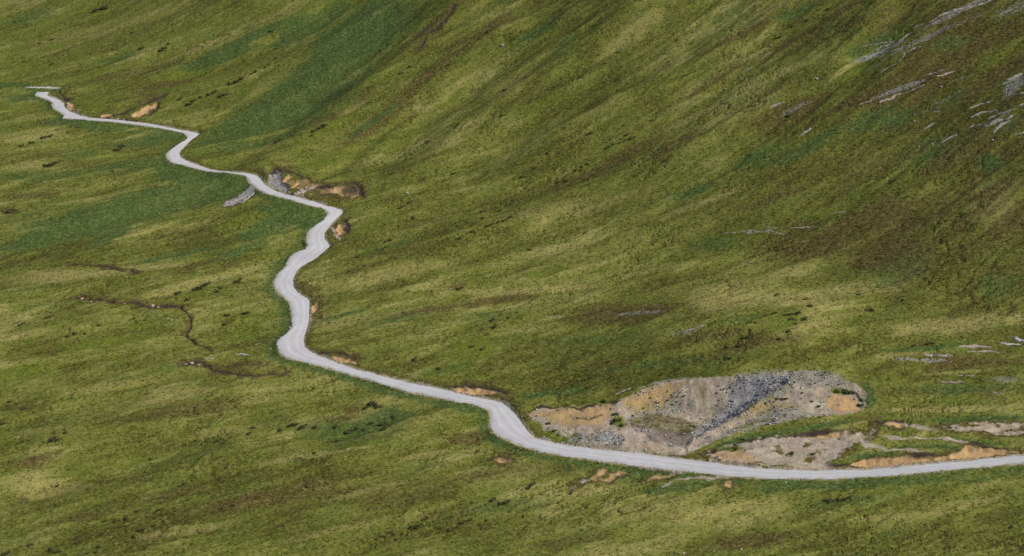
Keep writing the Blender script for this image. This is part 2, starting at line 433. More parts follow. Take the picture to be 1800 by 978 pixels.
print('pit depth', (GZ[m] - floor)[d < 0].max(), (GZ[m] - floor)[d < 0].mean())
tb = np.clip(-db, 0, 99); tb = tb - 1.3 * (1 - np.exp(-tb / 1.3))
cut = GZ[m] - tb * steep + 0.22 * gnoise(x / 4.5, y / 4.5, 34) * sstep(0, -3, db)
zn = np.maximum(np.minimum(GZ[m], cut), np.minimum(floor, GZ[m]))
zn = zn - .35 * sstep(.2, -1.5, d) * (db > 0) + .25 * gnoise(x / 3.5, y / 3.5, 36) * (d < -.5)
# thin lip of tipped gravel along the right-hand edge of the bowl
LIP = unproject([(1391,676),(1372,690),(1335,710),(1305,733),(1270,751),(1218,776)])[:, :2]
dl, tl = seg_dist(x, y, LIP)
zn = zn + .9 * np.exp(-(dl / 1.5) ** 2) * (db > -1.5) * np.clip(1 - tl / 5.5, .2, 1)
GZ[m] = zn
v = sstep(0.5, -0.5, d)
VEG['beige'][m] = np.maximum(VEG['beige'][m], v)
REGION[m] = np.where(d < 0, 1, REGION[m])
def pit_tone(kind, poly, k=1.0, soft=1.4, clear=True):
    m, d = sdf(poly, 6)
    d = d + 1.6 * WARP[m] + 0.9 * HUM[m] + 1.0 * ST_FINE[m]
    v = k * sstep(soft, -soft, d)
    VEG[kind][m] = np.maximum(VEG[kind][m], v)
    if clear:
        for o in ('ochre', 'rock', 'beige'):
            if o != kind: VEG[o][m] *= (1 - v)
pit_tone('rock', [(1292,661),(1330,656),(1385,658),(1396,668),(1370,686),(1338,706),(1300,730),(1262,748),(1228,760),(1195,757),(1216,738),(1246,716),(1270,692)], 1.0, 3.0)
pit_tone('rock', [(1385,656),(1450,653),(1500,672),(1480,684),(1420,676),(1395,690),(1350,704),(1385,676)], .62, 2.5)
pit_tone('rock', [(1045,764),(1075,756),(1096,768),(1082,783),(1050,780)], .85)
pit_tone('rock', [(985,768),(1020,760),(1050,766),(1045,780),(1000,776)], .6)
pit_tone('rock', [(1350,712),(1420,716),(1440,728),(1360,746),(1290,765),(1240,775),(1300,750)], .6, 2.5)
pit_tone('rock', [(1110,708),(1150,694),(1205,678),(1212,700),(1170,716),(1120,722)], .42, 2.5)
pit_tone('brown', [(1100,728),(1150,712),(1205,712),(1235,735),(1215,760),(1150,752),(1100,745)], .75, 3.0, clear=False)
m_, d_ = sdf([(1100,728),(1150,712),(1205,712),(1235,735),(1215,760),(1150,752),(1100,745)], 6)
for o in ('rock', 'beige'): VEG[o][m_] *= 1 - .62 * sstep(2.5, -2.5, d_ + WARP[m_])
pit_tone('peat_and_shade', [(1110,752),(1160,742),(1215,745),(1232,760),(1200,788),(1150,778)], .52, 2.5, clear=False)
pit_tone('ochre', [(928,727),(985,716),(1045,714),(1080,708),(1078,722),(1052,748),(985,750),(955,736)], .62, 2.0)
pit_tone('ochre', [(1085,705),(1130,688),(1165,673),(1212,668),(1165,696),(1110,712)], .6, 2.0)
pit_tone('ochre', [(1215,668),(1258,668),(1245,700),(1220,695)], .34, 2.5)
pit_tone('ochre', [(1456,688),(1478,692),(1500,698),(1517,712),(1505,722),(1462,720),(1455,710)], 1.0, .7)
pit_tone('ochre', [(1305,714),(1350,706),(1420,708),(1360,722),(1300,738)], .4, 2.0)
pit_tone('ochre', [(1095,785),(1140,778),(1180,790),(1150,796)], .35, 1.5)
line('peat_and_shade', [(1010,733),(1035,738),(1060,728)], .5, .6)
for p in [(1088,736,15,20,-10,.75),(975,766,26,10,-20,.85),(945,750,12,12,0,.8),(1010,765,14,5,-10,.5),(1118,728,10,5,0,.5),(1480,686,24,6,-5,1),(1060,706,26,6,8,.6),(1330,742,60,4,14,.6)]:
    VEG['green_tmp'] = np.zeros_like(GX); patch('green_tmp', *p)
    t = VEG.pop('green_tmp')
    VEG['green'] = np.maximum(VEG['green'], t)
    for o in ('ochre', 'rock', 'beige', 'peat_and_shade'): VEG[o] *= (1 - t)

# ---- bare, trodden ground to the right of the pit and the sandy scarps along the road
bare('beige', [(1240,797),(1262,784),(1300,778),(1350,769),(1400,764),(1450,760),(1500,763),(1548,757),(1532,770),(1500,781),(1480,797),(1462,812),(1462,824),(1400,823),(1340,821),(1270,812)], 0.5, rag=1.2, soft=1.0, region=2)
_t = np.isin(REGION, (2,)) * sstep(.15, .55, fbm(GX / 5, GY / 3.2, 260, 3))
VEG['beige'] *= 1 - .75 * _t
pit_tone('ochre', [(1240,797),(1262,784),(1300,780),(1330,800),(1330,815),(1270,810)], .6, 3.0, clear=False)
pit_tone('rock', [(1340,806),(1390,806),(1390,818),(1340,818)], .3)
for p in [(1290,786,24,5,0,.9),(1390,797,10,4,25,.9),(1425,797,12,4,0,.6),(1350,818,60,3,0,.7),(1480,812,30,5,10,.5),(1450,803,14,4,0,.4)]:
    VEG['green_tmp'] = np.zeros_like(GX); patch('green_tmp', *p)
    t = VEG.pop('green_tmp'); VEG['green'] = np.maximum(VEG['green'], t)
    for o in ('ochre', 'rock', 'beige', 'peat_and_shade'): VEG[o] *= (1 - t)
bare('ochre', [(1488,819),(1520,807),(1560,806),(1600,801),(1650,803),(1688,794),(1698,783),(1735,785),(1760,790),(1790,794),(1740,801),(1680,807),(1600,815),(1530,821)], 1.1, rag=.55, region=3)
bare('ochre', [(1408,768),(1440,762),(1475,761),(1480,766),(1440,768)], .4, rag=.4, region=2)
bare('ochre', [(1532,744),(1556,744),(1586,746),(1584,750),(1550,749)], .5, rag=.4, region=4)
bare('beige', [(1640,752),(1680,747),(1740,743),(1860,742),(1860,764),(1760,762),(1690,758)], .3, rag=.8, region=5)
line('beige', [(1560,748),(1610,750),(1660,752),(1720,756)], .8, .8)
line('beige', [(1558,769),(1600,770),(1640,773),(1700,779)], .7, .9)
line('beige', [(1515,781),(1545,782),(1575,788),(1610,796)], .9, .8)
line('beige', [(1430,822),(1480,823),(1560,818)], .5, .5)
_t = np.isin(REGION, (5,)) * sstep(.0, .4, fbm(GX / 6, GY / 2.6, 262, 3))
VEG['beige'] *= 1 - .85 * _t
patch('peat_and_shade', 1440, 760, 34, 5, 5, .9, .6); patch('peat_and_shade', 1620, 800, 34, 5, 3, .9, .6); patch('peat_and_shade', 1480, 818, 26, 4, 0, .8, .6)  # dark soil above the scarps, with shade of the turf lip painted in
line('peat_and_shade', [(1700,781),(1735,782),(1765,788)], .5, .9, .2)
line('peat_and_shade', [(1240,795),(1300,776),(1360,766),(1410,762)], .5, .8, .15)
line('peat_and_shade', [(1530,742),(1560,742),(1590,744)], .5, .9, .2)
line('peat_and_shade', [(930,724),(955,716),(990,714),(1015,720),(1050,710),(1085,704)], .55, .9, .2)
line('peat_and_shade', [(1470,684),(1505,690),(1520,705)], .6, .8, .2)
SCARPS = [
 # kind, outline, depth, region
 ('ochre', [(229,206),(236,197),(247,194),(258,184),(268,184),(278,177),(276,188),(266,192),(262,200),(250,203),(245,207)], 1.0, 6),
 ('ochre', [(174,207),(181,200),(196,200),(198,207)], .5, 6),
 ('ochre', [(115,190),(120,180),(130,184),(128,193)], .4, 6),
 ('rock', [(467,325),(474,306),(486,298),(496,305),(500,318),(512,330),(504,338),(484,333)], .9, 7),
 ('rock', [(444,327),(449,338),(436,350),(420,359),(390,367),(404,353),(428,338)], .2, 11),
 ('ochre', [(494,317),(508,307),(515,312),(503,322)], .6, 7),
 ('ochre', [(512,330),(520,319),(528,320),(517,333)], .5, 7),
 ('beige', [(500,338),(515,343),(532,329),(544,334),(530,347),(512,345)], .3, 7),
 ('ochre', [(578,334),(592,328),(610,335),(606,343),(590,339)], .7, 7),
 ('ochre', [(586,407),(596,394),(609,396),(607,408),(596,414)], .8, 8),
 ('beige', [(581,402),(588,398),(594,412),(598,421),(590,418)], .2, 8),
 ('ochre', [(545,539),(556,534),(559,545),(549,553)], .6, 8),
 ('ochre', [(572,626),(590,626),(615,631),(624,638),(600,636)], .6, 9),
 ('ochre', [(790,685),(800,680),(835,682),(880,691),(850,695),(815,693)], .8, 9),
 ('ochre', [(868,806),(885,801),(902,812),(888,819)], .4, 10),
 ('ochre', [(1022,850),(1045,829),(1066,825),(1062,838),(1046,846)], .4, 10),
 ('ochre', [(1062,846),(1070,832),(1100,829),(1082,842)], .4, 10),
 ('ochre', [(1130,844),(1150,833),(1186,835),(1160,842)], .4, 10),
 ('ochre', [(1276,846),(1290,844),(1296,855),(1282,857)], .4, 10),
 ('rock', [(1005,858),(1025,843),(1040,840),(1020,853)], .2, 10),
]
bare('ochre', [(498,314),(540,316),(585,327),(636,329),(634,346),(592,343),(540,338),(515,330)], .5, k=.46, rag=1.3, soft=1.0, region=7)
patch('peat_and_shade', 560, 330, 40, 8, -12, .5); patch('peat_and_shade', 618, 334, 20, 8, -5, .7); patch('brown', 565, 330, 60, 14, -10, .9)
for kind, poly, dep, reg in SCARPS:
    bare(kind, poly, dep, k=.72 if reg == 10 else .66 if (kind, reg) == ('rock', 7) else .95, rag=1.2 if reg == 10 else .85, soft=.9 if reg == 10 else .6, region=reg)
line('beige', [(1166,856),(1185,846),(1240,839),(1335,841)], .6, .8)
line('beige', [(1100,818),(1160,829),(1210,834)], .6, .7)
for pts, w in [([(185,205),(215,199),(240,189),(262,178),(286,167)], 1.5),([(279,178),(276,192),(262,203)], .8), ([(160,205),(200,209),(240,213)], .6), ([(476,304),(486,296),(500,300),(520,304),(537,313)], .9),
               ([(560,328),(580,327),(600,324),(622,321),(637,330),(636,345)], .8), ([(604,384),(611,394),(609,408)], .8), 
               ([(560,618),(590,620),(628,629)], .6), ([(784,682),(820,676),(850,679),(888,690)], .7), ([(572,362),(595,366)], .6),
               ([(125,463),(150,466),(185,470),(215,474),(250,479)], .55), ([(137,522),(165,527),(200,530),(240,533),(262,540),(290,536),(318,540)], .75),
               ([(318,540),(327,552),(333,572),(328,590)], .45), ([(328,590),(345,605),(372,615)], .4), ([(322,640),(350,637),(370,647),(400,655),(440,660),(500,656)], .7),
               ([(735,85),(752,62),(770,48),(800,8)], .8), ([(300,950),(330,945)], .3), ([(104,158),(112,172),(120,178)], .8)]:
    line('brown', pts, w * 3.2, .85, .0, 1.2); line('peat_and_shade', pts, w * 1.1, .85, .45, 1.0)  # dark peat; along scarp tops it also paints the turf overhang's shade
for p in [(740,60,40,5,42,.7),(700,25,20,4,42,.5),(1480,745,50,4,5,.4)]: patch('peat_and_shade', *p)
patch('peat_and_shade', 526, 807, 14, 4, 0, .7)
# thin, stony ground on the right-hand heights
for p in [(1620,70,120,7,24,.4),(1560,88,60,5,26,.4),(1570,160,70,5,22,.5),(1680,20,80,5,26,.5),(1780,150,30,16,35,.5),(1760,205,50,10,26,.25),(1790,10,60,12,20,.3),(745,55,50,5,42,.25),(1200,585,40,6,8,.4),(1120,550,70,3,5,.4),
          (1330,408,60,4,-4,.4),(1620,632,60,4,0,.5),(1770,668,40,8,0,.4),(1660,175,60,4,28,.3),(1400,190,40,6,25,.4),(1540,95,60,4,28,.4),(1700,135,40,5,20,.3)]:
    patch('rock', *p)

# ------------------------------------------------------------------ lay the road into the land
def lay_road(R, reach=16.0):
    c = R['c']; n = len(c)
    m = np.zeros(GX.shape, bool)
    cells = {}
    bx0, bx1, by0, by1 = c[:, 0].min() - reach, c[:, 0].max() + reach, c[:, 1].min() - reach, c[:, 1].max() + reach
    idx = np.flatnonzero(window(bx0, bx1, by0, by1).ravel())
    gx, gy = GX.ravel(), GY.ravel()
    # coarse cull
    best = np.full(len(idx), 1e9, np.float32); bi = np.zeros(len(idx), np.int32)
    cc = c[::10]
    for s in range(0, len(idx), 40000):
        q = idx[s:s + 40000]
        d2 = (gx[q][:, None] - cc[None, :, 0]) ** 2 + (gy[q][:, None] - cc[None, :, 1]) ** 2
        best[s:s + 40000] = d2.min(1)
    idx = idx[best < (reach + 8) ** 2]
    ii = np.zeros(len(idx), int); lat = np.zeros(len(idx))
    t = np.gradient(c, axis=0); t /= np.linalg.norm(t, axis=1)[:, None] + 1e-9
    for s in range(0, len(idx), 20000):
        q = idx[s:s + 20000]
        d2 = (gx[q][:, None] - c[None, :, 0]) ** 2 + (gy[q][:, None] - c[None, :, 1]) ** 2
        ii[s:s + 20000] = d2.argmin(1)
    # distance outside the outline of the road, by side
    out = np.zeros(len(idx))
    du, iu = np.full(len(idx), 1e9), 0
    poly = np.concatenate([R['u'], R['d'][::-1]])
    for s in range(0, len(idx), 20000):
        q = idx[s:s + 20000]
        A = np.sqrt(((gx[q][:, None] - R['u'][None, :, 0]) ** 2 + (gy[q][:, None] - R['u'][None, :, 1]) ** 2).min(1))
        B = np.sqrt(((gx[q][:, None] - R['d'][None, :, 0]) ** 2 + (gy[q][:, None] - R['d'][None, :, 1]) ** 2).min(1))
        ins = inside(gx[q], gy[q], poly)
        dd = np.minimum(A, B)
        out[s:s + 20000] = np.where(ins, -dd, dd)
        lat[s:s + 20000] = np.where(B < A, 1, -1)        # +1: on the valley side
    zr = R['z'][ii]
    z0 = GZ.ravel()[idx]
    o = np.clip(out, 0, None)
    kc, kf = 0.75, 0.55
    z1 = np.clip(z0, zr - kf * o - 0.05, zr + kc * o + 0.10 * np.minimum(o, 1))
    z1 = np.where(out < 0, zr - 0.30 * sstep(0, 0.9, -out) - 0.02, z1)
    # grass verge that stands above the road on the valley side
    b = R['berm'][ii] * (lat > 0) * sstep(-0.1, 0.8, out) * sstep(6.5, 1.4, out)
    z1 = z1 + b
    fade = sstep(reach, reach - 5, np.abs(out))
    GZ.ravel()[idx] = z0 * (1 - fade) + z1 * fade
    near = sstep(1.0, -0.3, out)
    for k in VEG: VEG[k].ravel()[idx] *= (1 - near)
    VEG['beige'].ravel()[idx] = np.maximum(VEG['beige'].ravel()[idx], sstep(0.9 + 0.9 * HUM.ravel()[idx] + .8 * WARP.ravel()[idx], -0.1, out) * .9)
    # lush bank just below the road, darker heather just above it
    fill = (lat > 0) * sstep(0.3, 1.2, out) * sstep(5.5, 2.0, out) * (0.55 + 0.45 * ST_MID.ravel()[idx])
    VEG['lush'].ravel()[idx] = np.maximum(VEG['lush'].ravel()[idx], np.clip(fill, 0, .75))
    up = (lat < 0) * sstep(0.2, 0.9, out) * sstep(3.5, 1.2, out) * (0.5 + 0.5 * ST_MID.ravel()[idx])
    VEG['brown'].ravel()[idx] = np.maximum(VEG['brown'].ravel()[idx], np.clip(up, 0, .8))
    OUT.ravel()[idx] = np.minimum(OUT.ravel()[idx], out)
    REGION.ravel()[idx] = np.where(out < 0.3, 0, REGION.ravel()[idx])


OUT = np.full(GX.shape, 99.0)
lay_road(ROAD)
lay_road(FAR, 9.0)


def ground(x, y):
    return gridsample(GZ, x, y)


# ------------------------------------------------------------------ materials
def mat(name):
    m = bpy.data.materials.new(name); m.use_nodes = True
    nt = m.node_tree; nt.nodes.clear()
    out = nt.nodes.new('ShaderNodeOutputMaterial'); b = nt.nodes.new('ShaderNodeBsdfPrincipled')
    nt.links.new(b.outputs[0], out.inputs[0])
    b.inputs['Roughness'].default_value = 0.9
    b.inputs['Specular IOR Level'].default_value = 0.05
    return m, nt, b


class G:
    """small helper for wiring nodes"""
    def __init__(s, nt): s.nt = nt
    def n(s, t, **kw):
        o = s.nt.nodes.new(t)
        for k, v in kw.items(): setattr(o, k, v)
        return o
    def link(s, a, b): s.nt.links.new(a, b)
    def attr(s, name):
        o = s.n('ShaderNodeAttribute'); o.attribute_name = name; return o
    def noise(s, scale, detail=2.0, rough=0.5, vec=None):
        o = s.n('ShaderNodeTexNoise'); o.inputs['Scale'].default_value = scale; o.inputs['Detail'].default_value = detail
        o.inputs['Roughness'].default_value = rough
        if vec is not None: s.link(vec, o.inputs['Vector'])
        return o.outputs['Fac']
    def ramp(s, fac, lo, hi):
        o = s.n('ShaderNodeMapRange'); o.inputs['From Min'].default_value = lo; o.inputs['From Max'].default_value = hi
        s.link(fac, o.inputs['Value']); return o.outputs['Result']
    def mix(s, fac, a, b, blend='MIX'):
        o = s.n('ShaderNodeMix', data_type='RGBA', blend_type=blend)
        for inp, v in ((0, fac), (6, a), (7, b)):
            if isinstance(v, (int, float)): o.inputs[inp].default_value = v
            elif isinstance(v, tuple): o.inputs[inp].default_value = (*v, 1)
            else: s.link(v, o.inputs[inp])
        return o.outputs[2]
    def math(s, op, a, b=None):
        o = s.n('ShaderNodeMath', operation=op)
        for i, v in enumerate((a, b)):
            if v is None: continue
            if isinstance(v, (int, float)): o.inputs[i].default_value = v
            else: s.link(v, o.inputs[i])
        return o.outputs[0]


C_OLIVE = (0.088, 0.096, 0.015)
C_STRAW = (0.232, 0.204, 0.064)
C_BROWN = (0.056, 0.043, 0.012)
C_GREEN = (0.082, 0.106, 0.011)
C_LUSH = (0.031, 0.060, 0.014)
C_DARK = (0.026, 0.027, 0.007)
C_OCHRE = (0.405, 0.268, 0.116)
C_ROCK = (0.165, 0.160, 0.165)
C_PEAT_AND_SHADE = (0.040, 0.030, 0.022)  # dark soil, also the colour of painted shade under turf lips
C_BEIGE = (0.285, 0.218, 0.148)


def ground_colour(g, pos, for_grass=False):
    v1 = g.attr('veg_a'); v2 = g.attr('veg_b'); v3 = g.attr('veg_c')
    s1 = g.n('ShaderNodeSeparateColor'); g.link(v1.outputs['Color'], s1.inputs[0])
    s2 = g.n('ShaderNodeSeparateColor'); g.link(v2.outputs['Color'], s2.inputs[0])
    s3 = g.n('ShaderNodeSeparateColor'); g.link(v3.outputs['Color'], s3.inputs[0])
    lush, green, brown = s1.outputs
    straw, ochre, rock = s2.outputs
    peat_and_shade, beige, dry = s3.outputs
    n_a = g.noise(0.55, 3, .6, pos); n_b = g.noise(1.7, 3, .65, pos); n_c = g.noise(0.09, 3, .5, pos)

    def edge(w, n, amt=0.55):               # break the outline of a stand of plants with small noise
        t = g.math('ADD', w, g.math('MULTIPLY', g.math('SUBTRACT', n, .5), amt))
        return g.ramp(t, .10, .62)
    cr = g.n('ShaderNodeValToRGB'); el = cr.color_ramp.elements
    el[0].position = .12; el[0].color = (.052, .052, .009, 1); el[1].position = .95; el[1].color = (.245, .218, .070, 1)
    for p_, c_ in ((.40, (*C_OLIVE, 1)), (.66, (.134, .141, .028, 1))):
        e = el.new(p_); e.color = c_
    g.link(g.math('ADD', dry, g.math('MULTIPLY', g.math('SUBTRACT', n_a, .5), .35)), cr.inputs[0])
    c = cr.outputs[0]
    c = g.mix(g.math('MULTIPLY', g.ramp(n_c, .42, .68), .34), c, C_GREEN)
    c = g.mix(g.math('MULTIPLY', edge(straw, n_a), .8), c, C_STRAW)
    c = g.mix(g.math('MULTIPLY', edge(brown, n_a), .85), c, g.mix(g.ramp(n_c, .4, .6), C_BROWN, (.070, .046, .016)))
    c = g.mix(g.math('MULTIPLY', edge(green, n_a), .85), c, C_GREEN)
    c = g.mix(g.math('MULTIPLY', edge(lush, g.math('ADD', g.math('MULTIPLY', n_a, .6), g.math('MULTIPLY', n_c, .5)), 1.1), .88), c, g.mix(g.ramp(n_a, .4, .65), C_LUSH, (.046, .086, .022)))
    n_d = g.noise(.95, 4, .68, pos)
    c = g.mix(g.math('MULTIPLY', g.ramp(n_d, .50, .66), .42), c, C_STRAW)
    c = g.mix(g.math('MULTIPLY', g.ramp(n_d, .47, .33), .45), c, (.045, .056, .012))
    # single tussocks: pale seed heads, dark gaps between plants
    c = g.mix(g.math('MULTIPLY', g.ramp(n_b, .54, .78), .5), c, g.mix(.5, c, (.33, .28, .10)))
    c = g.mix(g.math('MULTIPLY', g.ramp(n_b, .46, .24), .32), c, C_DARK)
    if for_grass: return c, n_b
    ro = g.mix(g.ramp(n_b, .35, .65), C_ROCK, (0.29, 0.275, 0.25)); ro = g.mix(g.ramp(n_b, .45, .3), ro, (0.07, 0.07, 0.075))
    ro = g.mix(g.ramp(g.noise(.35, 3, .6, pos), .45, .7), ro, (0.15, 0.135, 0.12))
    be = g.mix(g.ramp(n_a, .3, .7), C_BEIGE, (0.20, 0.165, 0.115)); be = g.mix(g.math('MULTIPLY', g.ramp(g.noise(.11, 3, .55, pos), .45, .65), .55), be, (0.25, 0.21, 0.175)); be = g.mix(g.math('MULTIPLY', g.ramp(g.noise(.23, 3, .55, pos), .52, .68), .6), be, (0.45, 0.39, 0.29)); be = g.mix(g.ramp(n_b, .52, .75), be, (0.39, 0.335, 0.26)); be = g.mix(g.math('MULTIPLY', g.ramp(n_b, .42, .28), .6), be, (0.09, 0.075, 0.05))
    oc = g.mix(g.ramp(n_a, .3, .7), C_OCHRE, (0.30, 0.18, 0.088)); oc = g.mix(g.math('MULTIPLY', g.ramp(n_b, .54, .75), .45), oc, (.40, .31, .21)); oc = g.mix(g.math('MULTIPLY', g.ramp(n_b, .45, .28), .5), oc, (0.16, 0.09, 0.05))
    c = g.mix(g.ramp(g.math('ADD', rock, g.math('MULTIPLY', g.math('SUBTRACT', n_b, .5), .9)), .2, .75), c, ro)
    c = g.mix(g.ramp(g.math('ADD', beige, g.math('MULTIPLY', g.math('SUBTRACT', n_a, .5), .6)), .2, .75), c, be)
    c = g.mix(g.ramp(g.math('ADD', ochre, g.math('MULTIPLY', g.math('SUBTRACT', n_a, .5), .6)), .2, .75), c, oc)
    c = g.mix(g.ramp(g.math('ADD', peat_and_shade, g.math('MULTIPLY', g.math('SUBTRACT', n_b, .5), .7)), .25, .8), c, C_PEAT_AND_SHADE)
    return c, n_b


M_GROUND, nt, b = mat('tundra_ground')
g = G(nt)
geo = g.n('ShaderNodeNewGeometry')
c, nb = ground_colour(g, geo.outputs['Position'])
g.link(c, b.inputs['Base Color'])
bump = g.n('ShaderNodeBump'); bump.inputs['Strength'].default_value = 0.6; bump.inputs['Distance'].default_value = 0.3
g.link(g.noise(1.7, 4, .7, geo.outputs['Position']), bump.inputs['Height']); g.link(bump.outputs[0], b.inputs['Normal'])

M_ROAD, nt, b = mat('gravel_road')
g = G(nt)
geo = g.n('ShaderNodeNewGeometry'); ps = geo.outputs['Position']
ua = g.attr('across'); la = g.attr('along')
sx = ua.outputs['Fac']
t1 = g.math('ABSOLUTE', g.math('SUBTRACT', g.math('ABSOLUTE', sx), .33))
wob = g.noise(.12, 2, .5, ps)
track = g.math('MULTIPLY', 1.0, g.ramp(g.math('ADD', t1, g.math('MULTIPLY', g.math('SUBTRACT', wob, .5), .25)), .20, .04))
c = g.mix(track, (0.335, 0.328, 0.320), (0.390, 0.381, 0.370))
c = g.mix(g.math('MULTIPLY', g.ramp(g.noise(.18, 4, .6, ps), .45, .75), .5), c, (0.255, 0.250, 0.248))
c = g.mix(g.math('MULTIPLY', g.ramp(g.noise(1.3, 4, .75, ps), .4, .75), .35), c, (0.44, 0.43, 0.41))
edge = g.ramp(g.math('ADD', g.math('ABSOLUTE', sx), g.math('MULTIPLY', g.math('SUBTRACT', g.noise(.8, 3, .7, ps), .5), .35)), .80, 1.02)
c = g.mix(g.math('MULTIPLY', edge, .6), c, (0.30, 0.275, 0.235))
g.link(c, b.inputs['Base Color'])
bump = g.n('ShaderNodeBump'); bump.inputs['Strength'].default_value = 0.5; bump.inputs['Distance'].default_value = 0.08
g.link(g.noise(3.0, 4, .7, ps), bump.inputs['Height']); g.link(bump.outputs[0], b.inputs['Normal'])


# ------------------------------------------------------------------ ground meshes
def mesh_np(name, verts, faces, material, smooth=True):
    """faces: (n,k) array"""
    me = bpy.data.meshes.new(name)
    nv, (nf, k) = len(verts), faces.shape
    me.vertices.add(nv); me.vertices.foreach_set('co', np.ascontiguousarray(verts, np.float32).ravel())
    me.loops.add(nf * k); me.loops.foreach_set('vertex_index', np.ascontiguousarray(faces, np.int32).ravel())
    me.polygons.add(nf); me.polygons.foreach_set('loop_start', np.arange(0, nf * k, k, dtype=np.int32))
    me.polygons.foreach_set('loop_total', np.full(nf, k, np.int32))
    me.polygons.foreach_set('use_smooth', np.full(nf, smooth))
    me.materials.append(material)
    me.update(calc_edges=True)
    return me


def colattr(me, name, rgb):
    a = me.attributes.new(name, 'FLOAT_COLOR', 'POINT')
    v = np.ones((len(rgb), 4), np.float32); v[:, :3] = rgb
    a.data.foreach_set('color', v.ravel())


def link(name, me, parent=None, **props):
    o = bpy.data.objects.new(name, me); COL.objects.link(o)
    if parent: o.parent = parent
    for k, v in props.items(): o[k] = v
    return o


SOFT = fbm(BA / 26, BB / 11, 150, 3)
DRY = np.clip(0.5 + (0.22 + 0.06 * HILL) * ST_BIG + (.10 + .12 * HILL) * streak(34, 2.8, 155, 2) + 0.24 * ST_MID + 0.16 * ST_FINE + 0.42 * LARGE + 0.40 * SOFT * (1 - .5 * HILL) - 0.24 * ROCKSIDE, 0, 1)
VEG['brown'] = np.clip(VEG['brown'] + .6 * CREASE * (1 - np.maximum(VEG['beige'], VEG['ochre'])) + 0.30 * sstep(.25, .9, streak(38, 8, 160)) + 0.62 * ROCKSIDE * sstep(-.4, .5, streak(34, 10, 165)), 0, 1)
VEG['lush'] = np.clip(VEG['lush'] + 0.5 * sstep(.35, .95, streak(45, 9, 170)), 0, 1)
FARLEFT = sstep(520, 760, GY) * sstep(60, -120, GX)
VEG['green'] = np.clip(VEG['green'] + .55 * FARLEFT * sstep(-.5, .5, streak(40, 12, 190)) + 0.5 * sstep(.3, .95, streak(30, 9, 180)), 0, 1)
ATT_A = np.stack([VEG['lush'], VEG['green'], VEG['brown']], -1).reshape(-1, 3)
ATT_B = np.stack([VEG['straw'], VEG['ochre'], VEG['rock']], -1).reshape(-1, 3)
ATT_C = np.stack([VEG['peat_and_shade'], VEG['beige'], DRY], -1).reshape(-1, 3)
ALLV = np.stack([GX, GY, GZ], -1).reshape(-1, 3)
I = np.arange(NR * NA).reshape(NR, NA)
QUADS = np.stack([I[:-1, :-1], I[:-1, 1:], I[1:, 1:], I[1:, :-1]], -1).reshape(-1, 4)[:, ::-1]
QREG = REGION[:-1, :-1].ravel()


def sheet(name, sel, **props):
    q = QUADS[sel]
    used, inv = np.unique(q, return_inverse=True)
    me = mesh_np(name, ALLV[used], inv.reshape(q.shape), M_GROUND)
    colattr(me, 'veg_a', ATT_A[used]); colattr(me, 'veg_b', ATT_B[used]); colattr(me, 'veg_c', ATT_C[used])
    return link(name, me, kind='structure', **props)


sheet('hillside', QREG == 0, label='green and brown tundra hillside falling to the gravel road')
sheet('gravel_pit', QREG == 1, label='open gravel pit of grey and ochre rubble dug beside the road')
sheet('bare_ground', QREG == 2, label='trodden beige bare ground between the gravel pit and the road')
sheet('sand_bank', QREG == 3, label='long ochre sand bank directly above the road at the right')
for k, lab in {4: 'small ochre scrape in the grass above the bare ground', 5: 'stony beige track in the grass right of the bare ground', 6: 'ochre earth slip above the farthest bend of the road',
               7: 'rocky cut bank of ochre and grey earth above the road bend', 8: 'pinkish earth cut beside the winding middle of the road', 9: 'thin ochre cut bank above the straight stretch of road',
               10: 'scattered ochre scrapes on the grass bank below the road', 11: 'pale scree running down the bank below the road bend'}.items():
    if (QREG == k).any(): sheet('scree' if k == 11 else 'earth_bank', QREG == k, label=lab)


def road_mesh(R, name, **props):
    n = len(R['u']); K = 13
    t = np.linspace(0, 1, K)
    jit = 0.5 * gnoise(np.arange(n) * .22, np.zeros(n) + .5, 90) + .4 * gnoise(np.arange(n) * .55, np.zeros(n) + .5, 92)
    jit2 = 0.6 * gnoise(np.arange(n) * .22, np.zeros(n) + .5, 91) + .45 * gnoise(np.arange(n) * .55, np.zeros(n) + .5, 93)
    v = R['d'] - R['u']; ln = np.maximum(np.hypot(v[:, 0], v[:, 1]), .1); e = v / ln[:, None]
    u = R['u'] - e * jit[:, None]; d = R['d'] + e * jit2[:, None]
    P = u[:, None] * (1 - t)[None, :, None] + d[:, None] * t[None, :, None]
    s = 2 * t - 1
    zz = R['z'][:, None] + 0.10 * (1 - s ** 4)[None] - 0.05 + 0.03 * gnoise(P[..., 0] / 2, P[..., 1] / 2, 95)
    zz[:, 0] -= .12; zz[:, -1] -= .12
    V = np.concatenate([P, zz[..., None]], -1).reshape(-1, 3)
    I = np.arange(n * K).reshape(n, K)
    Fq = np.stack([I[:-1, :-1], I[1:, :-1], I[1:, 1:], I[:-1, 1:]], -1).reshape(-1, 4)
    return V, Fq, np.tile(s, n)


V1, F1, A1 = road_mesh(ROAD, 'road'); V2, F2, A2 = road_mesh(FAR, 'road')
me = mesh_np('road', np.concatenate([V1, V2]), np.concatenate([F1, F2 + len(V1)]), M_ROAD)
a = me.attributes.new('across', 'FLOAT', 'POINT'); a.data.foreach_set('value', np.concatenate([A1, A2]).astype(np.float32))
link('road', me, kind='structure', label='pale grey gravel road winding across the hillside')

#OBJ_BEGIN
# ------------------------------------------------------------------ grass: tussocks growing all over the slope
def on_ground(P):
    return unproject(P, ground, n=420, t0=300, t1=1300)


